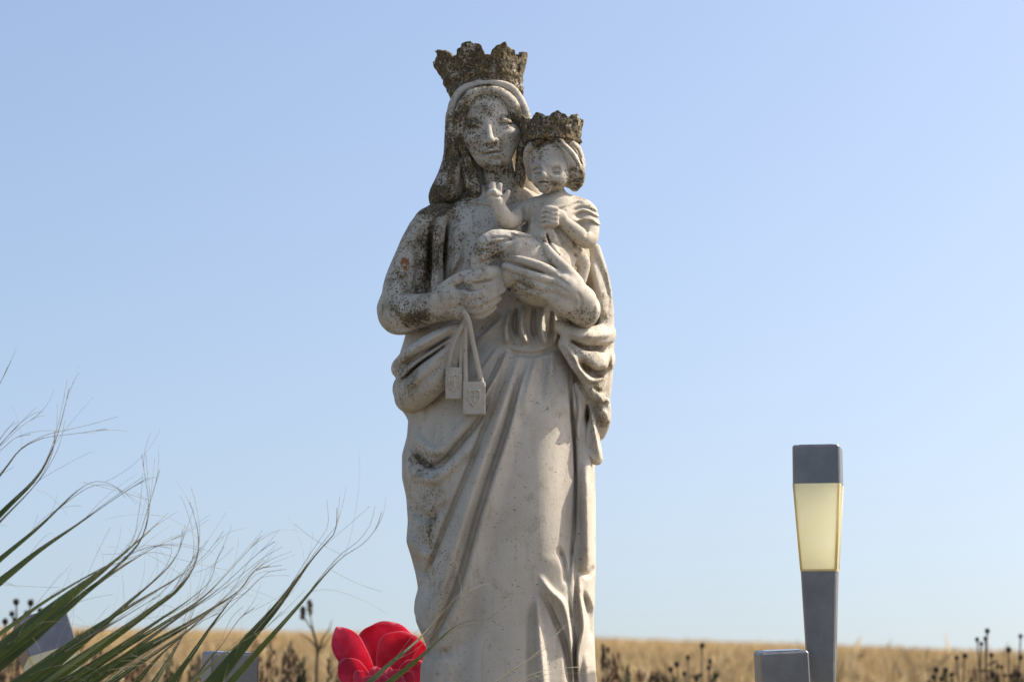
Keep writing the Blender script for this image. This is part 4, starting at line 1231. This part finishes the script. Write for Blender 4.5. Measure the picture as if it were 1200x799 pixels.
for fi, (hub, segs) in enumerate(FR):
    H = Mm(*hub[:2], hub[2])
    mid = (Vector(palm_base) + Vector(H)) / 2 + Vector((-.03, 0, .08))
    pb = MB()
    pts = crom([tuple(palm_base + Vector((0, 0, .12))), tuple(mid), tuple(H)], 8)
    pb.tube([Vector(p) for p in pts], list(np.linspace(.011, .006, len(pts))), 7)
    fr = link('frond', pb.mesh('frond'), PETIOLE, palm)
    fb = MB(); P_ALL = []
    for si, (pts2, wpx, old) in enumerate(segs):
        n = len(pts2)
        y0, y1 = hub[2], hub[2] + fib_rng.uniform(-.10, .14)
        P = [H]
        q0, q1 = np.array(pts2[0], float), np.array(pts2[1], float)
        bk = q0 - (q1 - q0) / np.linalg.norm(q1 - q0) * min(np.linalg.norm(q0 - np.array(hub[:2])) * .6, 150)
        P.append(Mm(bk[0], bk[1], y0))
        for i, (x, y) in enumerate(pts2):
            t = (i + 1) / n
            P.append(Mm(x, y, y0 + (y1 - y0) * t))
        P3 = crom([tuple(p) for p in P], 8)
        L = np.r_[0, np.cumsum(np.linalg.norm(np.diff(P3, axis=0), axis=1))]
        q = np.linspace(0, L[-1], 44)
        P3 = np.stack([np.interp(q, L, P3[:, k]) for k in range(3)], 1)
        me = blade_mesh(P3, wpx * .90 * S * (1 + y0 / 3.4), fold=fib_rng.uniform(.25, .6), twist=fib_rng.uniform(-.5, .9), seed=si)
        P_ALL += [tuple(p) for p in P3[16:40]]
        seg = link('segment', me, LEAF_OLD if old else LEAF, fr)
        # threads peeling off the margin
        for k in range(4 if wpx > 5 else 1):
            i0 = int(fib_rng.uniform(.40, .97) * 43)
            p = Vector(P3[i0]); d = (Vector(P3[min(i0 + 1, 43)]) - Vector(P3[max(i0 - 1, 0)])).normalized()
            d = (d + Vector((fib_rng.uniform(-.5, .6), fib_rng.uniform(-.3, .3), fib_rng.uniform(-.35, .6)))).normalized()
            curl = Vector((fib_rng.uniform(-1, 1), fib_rng.uniform(-.6, .6), fib_rng.uniform(-1, 1))) * fib_rng.uniform(.08, .42)
            ln = fib_rng.uniform(.03, .14); st_n = 12
            pts3 = [p.copy()]
            for z in range(st_n):
                d = (d + curl * .55 + Vector((fib_rng.uniform(-.05, .05),) * 3)).normalized()
                p = p + d * ln / st_n
                pts3.append(p.copy())
            fb.tube(pts3, list(np.linspace(.00024, .00012, len(pts3))), 3, cap=False)
        # the split tip: strands that part from each other along the last third
        for k in range(2 if wpx > 11 else 1):
            sp_v = Vector((fib_rng.uniform(-1, 1), fib_rng.uniform(-.3, .3), fib_rng.uniform(-.8, 1))) * fib_rng.uniform(.008, .028)
            pts3 = [Vector(P3[i]) + sp_v * ((i - 27) / 16) ** 2 for i in range(27, 44)]
            fb.tube(pts3, list(np.linspace(.00055, .00022, len(pts3))), 4, cap=False)
        # the tip goes on as one or two hair-thin threads
        for k in range(1):
            p = Vector(P3[41]); d = (Vector(P3[43]) - Vector(P3[38])).normalized()
            curl = Vector((fib_rng.uniform(-.8, .8), fib_rng.uniform(-.3, .3), fib_rng.uniform(-.6, .9))) * .09
            pts3 = [p.copy()]
            for z in range(10):
                d = (d + curl).normalized(); p = p + d * fib_rng.uniform(.003, .0075); pts3.append(p.copy())
            fb.tube(pts3, list(np.linspace(.00040, .00015, len(pts3))), 3, cap=False)
    # loose curled threads between the segments
    for k in range(26 if fi in (1, 2) else 8):
        a, b = segs[fib_rng.randrange(len(segs))][0], None
        x, y = a[fib_rng.randrange(1, len(a))]
        p = Vector(P_ALL[fib_rng.randrange(len(P_ALL))])
        d = Vector((fib_rng.uniform(-1, 1), fib_rng.uniform(-.3, .3), fib_rng.uniform(-.7, .9))).normalized()
        curl = Vector((fib_rng.uniform(-1, 1), 0, fib_rng.uniform(-1, 1))) * fib_rng.uniform(.1, .3)
        pts3 = [p.copy()]
        for z in range(14):
            d = (d + curl * .5).normalized(); p = p + d * fib_rng.uniform(.003, .008); pts3.append(p.copy())
        fb.tube(pts3, .00022, 3, cap=False)
    ft = link('thread', fb.mesh('thread'), FIBRE, fr)
    tag(ft, kind='stuff')

# ------------------------------------------------------------------ red cloth flower
def petal_mat():
    m, t, out = mat_new('red_petal_cloth')
    b = NB(t); co = b.coord()
    n = b.noise(co, 25, 4, .6); v = b.noise(co, 90, 5, .65)
    col = b.mix(b.ramp(n, .3, .7), (0.70, 0.035, 0.09), (0.90, 0.12, 0.20))
    col = b.mix(b.math('MULTIPLY', b.attr('pale'), .55), col, (0.85, 0.20, 0.30))
    col = b.mix(b.ramp(b.attr('rim'), .93, 1.0, 0, .5), col, (0.88, 0.42, 0.46))
    p = b.n('ShaderNodeBsdfPrincipled'); b.set(p, Base_Color=col, Roughness=.62, Normal=b.bump(v, .5, .0012))
    p.inputs['Specular IOR Level'].default_value = .25
    tr = b.n('ShaderNodeBsdfTranslucent'); t.links.new(col, tr.inputs[0])
    mx = b.n('ShaderNodeMixShader'); mx.inputs[0].default_value = .5
    t.links.new(p.outputs[0], mx.inputs[1]); t.links.new(tr.outputs[0], mx.inputs[2])
    t.links.new(mx.outputs[0], out.inputs[0])
    return m


PETAL = petal_mat()
STEM = simple_mat('green_plastic_stem', (0.03, 0.09, 0.03), (0.05, 0.13, 0.04), 40, .5)
FY = .10
fc = Mm(449, 806, FY)
flower = empty('cloth_flower', (fc.x, fc.y, 0))
tag(flower, 'red cloth flower with pale-rimmed petals beside the foot of the statue', 'flower')


def petal(base, tip, width, cup, lean, pale=0.0, wav=0.0, seed=0, blunt=2.4):
    """base/tip: (px, py, metres nearer(-)/farther(+)); cup: how far the sides curl towards the camera; lean: bulge of the middle"""
    B, T = Mm(base[0], base[1], FY + base[2]), Mm(tip[0], tip[1], FY + tip[2])
    ax = T - B
    L = ax.length; ax.normalize()
    sd = ax.cross(Vector((0, 1, 0))).normalized(); nm = sd.cross(ax).normalized()
    if nm.y > 0: nm = -nm
    rr = random.Random(seed)
    ph = rr.uniform(0, 6)
    nu, nv = 13, 15
    V, rim, pl = [], [], []
    wd = width * S
    for j in range(nv):
        v = j / (nv - 1)
        for i in range(nu):
            u = -1 + 2 * i / (nu - 1)
            vv = v * (1 - .10 * abs(u) ** blunt * v)
            w = wd * .5 * (.22 + .78 * math.sin(min(vv * 1.02, 1) ** .72 * math.pi * .60) ** 1.0) * (1 if v < .72 else math.sqrt(max(1 - ((v - .72) / .30) ** 2 * .72, 0)))
            off = lean * L * math.sin(v * math.pi) + cup * wd * (u * u) * (.35 + .65 * math.sin(v * math.pi * .8))
            off += wav * wd * math.sin(u * 5 + ph) * v * v
            V.append(B + ax * (L * vv) + sd * (w * u) + nm * off)
            rim.append(max(abs(u), v if v > .5 else 0)); pl.append(pale * (0.4 + .6 * v))
    Q = [(j * nu + i, j * nu + i + 1, (j + 1) * nu + i + 1, (j + 1) * nu + i) for j in range(nv - 1) for i in range(nu - 1)]
    me = mesh_np('petal', np.array([tuple(v) for v in V]), np.array(Q), True, {'rim': rim, 'pale': pl})
    o = link('petal', me, PETAL, flower)
    md = o.modifiers.new('thickness', 'SOLIDIFY'); md.thickness = .0007
    return o


petal((446, 806, .02), (458, 728, .035), 74, .10, -.10, 0, .02, 1, 3.0)        # broad back petal
petal((456, 806, .01), (482, 742, .022), 66, .22, -.14, 0, .02, 2)             # its neighbour, cupped, in front
petal((438, 806, .01), (394, 734, -.005), 38, .20, .10, 0, .02, 3, 1.2)             # left petal
petal((436, 812, -.005), (399, 773, -.02), 34, .22, .10, 0, .02, 4)            # lower left petal
petal((462, 812, .0), (497, 776, -.005), 36, .2, .10, 0, .03, 5)
petal((448, 815, .03), (430, 760, .045), 44, .1, -.1, 0, .02, 6)
for q, (b0, t0, w0, pl) in enumerate([((444, 816, -.012), (416, 786, -.03), 24, .15), ((448, 816, -.015), (438, 781, -.022), 26, .35), ((452, 816, -.012), (455, 781, -.02), 28, .45),
                                      ((456, 816, -.016), (468, 784, -.028), 28, .8), ((458, 816, -.016), (484, 787, -.03), 24, .55), ((448, 822, -.02), (428, 792, -.042), 24, .3),
                                      ((452, 822, -.022), (449, 790, -.044), 24, .6), ((456, 822, -.02), (472, 792, -.046), 22, .8)]):
    petal(b0, t0, w0, .32, .18, pl, .07, 20 + q)
sb = MB()
sb.tube([fc + Vector((0, .01, -.005)), fc + Vector((.004, .012, -.12)), Vector((fc.x + .012, fc.y + .02, .25)), Vector((fc.x + .01, fc.y + .02, -.03))], .0035, 8)
link('stem', sb.mesh('stem'), STEM, flower)
sb = MB()
sb.tube([fc + Vector((0, .008, -.034)), fc + Vector((0, .008, -.018)), fc + Vector((0, .006, .002))], [.004, .014, .020], 12)
link('calyx', sb.mesh('calyx'), STEM, flower)

# ------------------------------------------------------------------ ripe wheat field (one mass) up to the crest
def cereal_mat():
    m, t, out = mat_new('ripe_wheat')
    b = NB(t); co = b.coord()
    a = b.attr('tone')
    n = b.noise(co, .55, 4, .6)
    col = b.mix(a, (0.50, 0.385, 0.205), (0.74, 0.61, 0.365))
    col = b.mix(b.ramp(n, .4, .7, 0, .35), col, (0.34, 0.24, 0.12))
    p = b.n('ShaderNodeBsdfPrincipled'); b.set(p, Base_Color=col, Roughness=.7)
    p.inputs['Specular IOR Level'].default_value = .2
    tr = b.n('ShaderNodeBsdfTranslucent'); t.links.new(col, tr.inputs[0])
    mx = b.n('ShaderNodeMixShader'); mx.inputs[0].default_value = .3
    t.links.new(p.outputs[0], mx.inputs[1]); t.links.new(tr.outputs[0], mx.inputs[2])
    t.links.new(mx.outputs[0], out.inputs[0])
    return m


NW = 210000
u_ = rng.random(NW)
d0, d1 = 8.6, RC + 6
dist = d0 * (d1 / d0) ** u_                    # even in the picture
hx = (rng.random(NW) * 2 - 1) * (.60 * dist + 3.0)
yy_ = dist + CAMPOS.y
gz_ = ground_z(hx, yy_)
szf = np.clip(dist / 22.0, 1.0, 3.6)
hgt = (.56 + .10 * rng.standard_normal(NW) * .55)
lx, ly = rng.normal(0, .035, NW), rng.normal(0, .035, NW)
tone = np.clip(rng.normal(.5, .25, NW), 0, 1)
ang = rng.random(NW) * math.pi
ca, sa = np.cos(ang), np.sin(ang)
ws, we = .0020 * szf, .0058 * szf
base = np.stack([hx, yy_, gz_], 1)
topc = base + np.stack([lx, ly, hgt], 1)
eb = base + np.stack([lx * .7, ly * .7, hgt * .84], 1)
tip_ = topc + np.stack([lx * .6 + rng.normal(0, .02, NW), ly * .6, .01 + 0 * lx], 1)
sv = np.stack([ca, sa, 0 * ca], 1); sv2 = np.stack([-sa, ca, 0 * ca], 1)
mid_ = (eb + topc) / 2
Vw = np.stack([base - sv * ws[:, None], base + sv * ws[:, None], eb + sv * ws[:, None], eb - sv * ws[:, None],
               mid_ - sv * we[:, None], mid_ + sv * we[:, None], mid_ - sv2 * we[:, None], mid_ + sv2 * we[:, None], tip_], 1)
o9 = np.arange(NW)[:, None, None] * 9
tri = np.array([[0, 1, 2], [0, 2, 3], [2, 5, 8], [2, 8, 4], [3, 7, 8], [3, 8, 6]])[None]
Qw = (tri + o9).reshape(-1, 3)
wheat = link('wheat', mesh_np('wheat', Vw.reshape(-1, 3), Qw, False, {'tone': np.repeat(tone, 9)}), cereal_mat())
tag(wheat, 'ripe golden wheat covering the field up to the horizon', 'wheat', kind='stuff')

# ------------------------------------------------------------------ dry weeds along the edge of the field
DRY = simple_mat('dry_brown_weed', (0.08, 0.056, 0.034), (0.17, 0.115, 0.065), 30, .9)
DRY2 = simple_mat('dry_rusty_weed', (0.13, 0.075, 0.040), (0.22, 0.14, 0.07), 30, .9)
GREENISH = simple_mat('dull_green_weed', (0.055, 0.060, 0.025), (0.10, 0.095, 0.04), 30, .9)
HEADM = simple_mat('dark_thistle_head', (0.022, 0.018, 0.016), (0.05, 0.040, 0.032), 200, .95)
wr = random.Random(11)


def gz1(x, y): return float(ground_z(np.array(x), np.array(y)))


def thistle(label, heads, ym, stem_px, hr=.012):
    """heads: photo pixels of the seed heads; all stems rise from one root"""
    x0 = Mm(stem_px, 799, ym).x
    root = Vector((x0, ym, gz1(x0, ym) - .02))
    e = empty('thistle', root)
    tag(e, label, 'thistle', 'dry thistles at the edge of the wheat')
    fork = root + Vector((0, 0, .32))
    sm = MB()
    hp = [Mm(px, py, ym + wr.uniform(-.12, .12)) for px, py in heads]
    fk = Vector((sum(h.x for h in hp) / len(hp) * .4 + x0 * .6, ym, max(min(h.z for h in hp) - .10, root.z + .2)))
    sm.tube([root, (root + fk) / 2 + Vector((.01, 0, 0)), fk], [.006, .005, .004], 5)
    for h in hp:
        k = fk.lerp(Vector((root.x, root.y, root.z)), wr.uniform(0, .5))
        sm.tube([k, k.lerp(h, .5) + Vector((wr.uniform(-.02, .02), 0, -.03)), h], [.0035, .003, .0022], 4)
        for z in range(3):     # small prickly leaves
            q = k.lerp(h, wr.uniform(.1, .8)); dr = Vector((wr.uniform(-1, 1), wr.uniform(-1, 1), wr.uniform(-.2, .5))) * .035
            sm.add([q, q + dr + Vector((0, 0, .006)), q + dr * 1.4, q + dr - Vector((0, 0, .006))], [(0, 1, 2), (0, 2, 3)])
    link('stem', sm.mesh('stem', False), DRY, e)
    for h in hp:
        hb = MB(); r = hr * wr.uniform(.85, 1.25)
        # a ball of bracts with spines sticking out
        n, m = 8, 5
        vs, fs = [], []
        for j in range(m + 1):
            ph = math.pi * j / m
            for i in range(n):
                th = 2 * math.pi * i / n; rr = r * (1 + .22 * (i % 2)) * (1.0 if j < 4 else 1.1)
                vs.append(h + Vector((rr * math.sin(ph) * math.cos(th), rr * math.sin(ph) * math.sin(th), -r * 1.15 * math.cos(ph))))
        fs = [(j * n + i, j * n + (i + 1) % n, (j + 1) * n + (i + 1) % n, (j + 1) * n + i) for j in range(m) for i in range(n)]
        hb.add(vs, fs)
        for z in range(14):
            dr = Vector((wr.uniform(-1, 1), wr.uniform(-1, 1), wr.uniform(-.6, 1))).normalized(); sd = dr.cross(Vector((0, 0, 1))).normalized() * r * .16
            hb.add([h + dr * r * .8 + sd, h + dr * r * .8 - sd, h + dr * r * 1.75], [(0, 1, 2)])
        link('seed_head', hb.mesh('seed_head', False), HEADM, e)


thistle('dry thistle with dark round heads above the wheat, behind the leaning lamp', [(19, 705), (36, 706), (14, 719), (31, 718), (6, 728), (18, 726), (47, 715)], 2.5, 22, .0068)
thistle('dry thistle with dark heads between the statue and the short lamp', [(823, 756), (806, 770), (793, 778), (786, 784), (802, 789), (777, 795), (816, 795)], 3.2, 806, .0068)
thistle('small dry thistle of two stacked heads beside the many-headed thistle near the statue', [(832, 774), (831, 782), (838, 792)], 3.4, 835, .0068)
thistle('tall dry thistle whose topmost heads cluster against the sky right of the lamps', [(1157, 739), (1145, 749), (1155, 748), (1150, 754), (1162, 767), (1164, 790)], 3.0, 1160, .0068)
thistle('dry thistle with two close heads at the skyline, left of the tallest one', [(1131, 768), (1121, 770), (1115, 790)], 3.3, 1126, .0068)
thistle('low dry thistle with clustered heads below the skyline of the wheat', [(1097, 784), (1108, 785), (1094, 793), (1103, 795)], 3.5, 1103, .0068)
thistle('dry thistle with a single flat head just over the wheat crest', [(1182, 761), (1174, 781), (1186, 792)], 3.2, 1182, .0068)
thistle('thin dry thistle rising tallest at the far end of the row', [(1196, 745), (1196, 770), (1194, 790), (1205, 778)], 3.1, 1197, .0068)


def spike_weed(label, px, top_py, ym, spread, nst, mat, name='dry_weed', dens=150, leaf=.013, grp='dry weeds in front of the wheat'):
    """dock-like weed: upright stems carrying crowded little seed scales"""
    x0 = Mm(px, 799, ym).x
    root = Vector((x0, ym, gz1(x0, ym) - .02))
    H = Mm(px, top_py, ym).z - root.z
    e = empty(name, root)
    tag(e, label, 'weed', grp)
    sm = MB()
    sp_list = []
    for k in range(nst):
        a = wr.uniform(0, 6.28); r_ = spread * wr.uniform(.1, 1)
        h = H * (wr.uniform(.62, 1) if k else 1.0)
        top = root + Vector((math.cos(a) * r_ if k else 0, math.sin(a) * r_ * .6, h))
        b0 = root + Vector((math.cos(a) * r_ * .25, 0, 0))
        md = b0.lerp(top, .5) + Vector((wr.uniform(-.02, .02), 0, .02))
        sm.tube([b0, md, top], [.0045, .0035, .0015], 4)
        sp = MB()
        for q in range(dens):
            t = wr.uniform(.30, 1) ** .8
            c = (b0.lerp(md, t * 2) if t < .5 else md.lerp(top, t * 2 - 1))
            rad = .030 * (1.15 - t) * wr.uniform(.4, 1.3) + .006
            th = wr.uniform(0, 6.28)
            c = c + Vector((math.cos(th) * rad, math.sin(th) * rad, wr.uniform(-.01, .01)))
            d1 = Vector((wr.uniform(-.5, .5), wr.uniform(-.5, .5), 1)).normalized() * leaf * wr.uniform(.6, 1.5)
            d2 = d1.cross(Vector((wr.uniform(-1, 1), wr.uniform(-1, 1), 1))).normalized() * leaf * wr.uniform(.2, .45)
            sp.add([c - d1, c + d2, c + d1, c - d2], [(0, 1, 2, 3)])
        sp_list.append(sp)
    link('stem', sm.mesh('stem', False), DRY, e)
    for sp in sp_list: tag(link('seed_spike', sp.mesh('seed_spike', False), mat, e), kind='stuff')


BR, RU, OL = DRY, DRY2, GREENISH
WEEDS = [  # x, top y, metres behind the statue, spread, stems, material, label
    (4, 744, 2.6, .10, 5, BR, 'dark brown weed clump at the foot of the thistle behind the leaning lamp'),
    (20, 752, 2.3, .12, 5, RU, 'rusty weed clump pressed between the leaning lamp and its thistle'),
    (92, 742, 3.4, .07, 4, RU, 'slender rusty weed just past the leaning lamp, reaching the skyline'),
    (112, 758, 3.0, .12, 6, BR, 'dark brown weed clump behind the densest palm leaves'),
    (136, 766, 2.8, .12, 6, RU, 'rusty weed clump among the palm leaf bases'),
    (166, 770, 3.1, .12, 5, BR, 'low dark brown weed clump seen through the palm threads'),
    (198, 764, 2.7, .12, 6, OL, 'olive weed clump beside the pale yellowing palm leaf'),
    (226, 772, 2.9, .12, 6, BR, 'dark brown weed clump next to the lamp cap crossed by a palm leaf'),
    (300, 750, 3.2, .05, 4, RU, 'narrow rusty weed right behind the lamp cap crossed by a palm leaf'),
    (317, 744, 3.0, .08, 6, RU, 'tall rusty weed clump between that lamp cap and the bare forked weed'),
    (338, 756, 2.8, .09, 7, BR, 'bushy dark brown weed clump left by the bare forked weed'),
    (354, 774, 3.1, .10, 6, OL, 'olive weed clump touching the stem of the bare forked weed'),
    (388, 770, 2.9, .05, 5, BR, 'dark brown weed between the bare forked weed and the red flower'),
    (402, 782, 3.0, .08, 5, RU, 'low rusty weed clump hugging the red flower'),
    (709, 756, 3.0, .015, 1, BR, 'single dark whorled weed spike standing right beside the statue'),
    (722, 770, 3.2, .06, 4, RU, 'rusty weed clump next to the single dark spike'),
    (733, 784, 3.0, .07, 5, OL, 'low olive weed clump near the single dark spike'),
    (752, 789, 3.3, .08, 5, RU, 'low rusty weed clump between the dark spike and the many-headed thistle'),
    (768, 787, 3.2, .08, 5, BR, 'low dark brown weed clump before the many-headed thistle'),
    (790, 794, 3.0, .08, 5, OL, 'olive weed clump under the heads of the many-headed thistle'),
    (838, 788, 3.1, .06, 5, OL, 'olive weed clump at the foot of the small two-headed thistle'),
    (1112, 790, 3.1, .09, 6, OL, 'olive weed clump below the two close thistle heads'),
    (1140, 786, 3.3, .08, 5, RU, 'rusty weed clump beside the tallest clustered thistle'),
    (1168, 782, 3.0, .07, 6, OL, 'olive weed clump at the root of the tallest clustered thistle'),
    (1192, 780, 3.1, .08, 5, RU, 'rusty weed clump under the thin thistle at the end of the row')]
for (px_, py_, ym_, sp_w, n_, mt_, lab) in WEEDS:
    spike_weed(lab, px_, py_, ym_, sp_w, n_, mt_)

# a bare forked weed rising above the horizon behind the flower
bx = Mm(371, 799, 3.0)
root = Vector((bx.x, 3.0, gz1(bx.x, 3.0) - .02))
e = empty('dry_weed', root)
tag(e, 'tall bare forked dead weed with two dark spikes against the sky', 'weed', 'dry weeds in front of the wheat')
tb = MB()
f1 = Mm(372, 764, 3.0); f2 = Mm(371, 752, 3.0)
tb.tube([root, Mm(371, 799, 3.0), f1, f2], [.006, .0055, .005, .004], 7)
link('stem', tb.mesh('stem'), DRY, e)
for P_ in ([(372, 766), (378, 748), (386, 736), (389, 726)], [(371, 754), (366, 738), (357, 724), (355, 712)], [(371, 752), (367, 738), (364, 724), (362, 700)], [(372, 760), (379, 757), (390, 742)], [(371, 758), (362, 748), (352, 742)]):
    tb = MB(); tb.tube([Mm(x, y, 3.0) for x, y in P_], list(np.linspace(.0035, .0012, len(P_))), 5)
    link('branch', tb.mesh('branch'), DRY, e)
for (px_, py_, hh_) in ((355, 718, 14), (363, 712, 16)):
    sp = MB()
    for q in range(60):
        c = Mm(px_ + wr.uniform(-2, 2), py_ + wr.uniform(-hh_ / 2, hh_ / 2), 3.0 + wr.uniform(-.01, .01))
        d1 = Vector((wr.uniform(-1, 1), wr.uniform(-1, 1), wr.uniform(-1, 1))).normalized() * .007; d2 = d1.cross(Vector((0, 1, .3))).normalized() * .004
        sp.add([c - d1, c + d2, c + d1, c - d2], [(0, 1, 2, 3)])
    tag(link('seed_spike', sp.mesh('seed_spike', False), DRY, e), kind='stuff')

# dry grass tufts at the field's edge and around the pedestal
NG = 16000
gx_ = np.concatenate([rng.uniform(-4.5, 4.5, NG // 2), rng.uniform(-2.2, 2.2, NG // 2)])
gy_ = np.concatenate([rng.uniform(2.0, 5.6, NG // 2), rng.uniform(-1.6, 2.0, NG // 2)])
keep = ~((np.abs(gx_ - cx_) < .3) & (np.abs(gy_) < .3))
gx_, gy_ = gx_[keep], gy_[keep]; NG = len(gx_)
far = gy_ > 2
gh = np.where(far, rng.uniform(.18, .44, NG), rng.uniform(.03, .12, NG))
lx, ly = rng.normal(0, .35, NG) * gh, rng.normal(0, .35, NG) * gh
an = rng.random(NG) * math.pi; wv = .0022
bs = np.stack([gx_, gy_, ground_z(gx_, gy_) - .015], 1)
sv = np.stack([np.cos(an), np.sin(an), 0 * an], 1) * wv
md = bs + np.stack([lx * .35, ly * .35, gh * .6], 1); tp = bs + np.stack([lx, ly, gh], 1)
Vg = np.stack([bs - sv, bs + sv, md + sv * .8, md - sv * .8, tp], 1).reshape(-1, 3)
Qg = (np.array([[0, 1, 2], [0, 2, 3], [3, 2, 4]])[None] + np.arange(NG)[:, None, None] * 5).reshape(-1, 3)
GR = simple_mat('dry_grass', (0.34, 0.25, 0.12), (0.16, 0.13, 0.06), 3, .85, transl=.3)
gr = link('dry_grass', mesh_np('dry_grass', Vg, Qg, False), GR)
tag(gr, 'thin dry grass on the soil in front of the wheat', 'grass', kind='stuff')
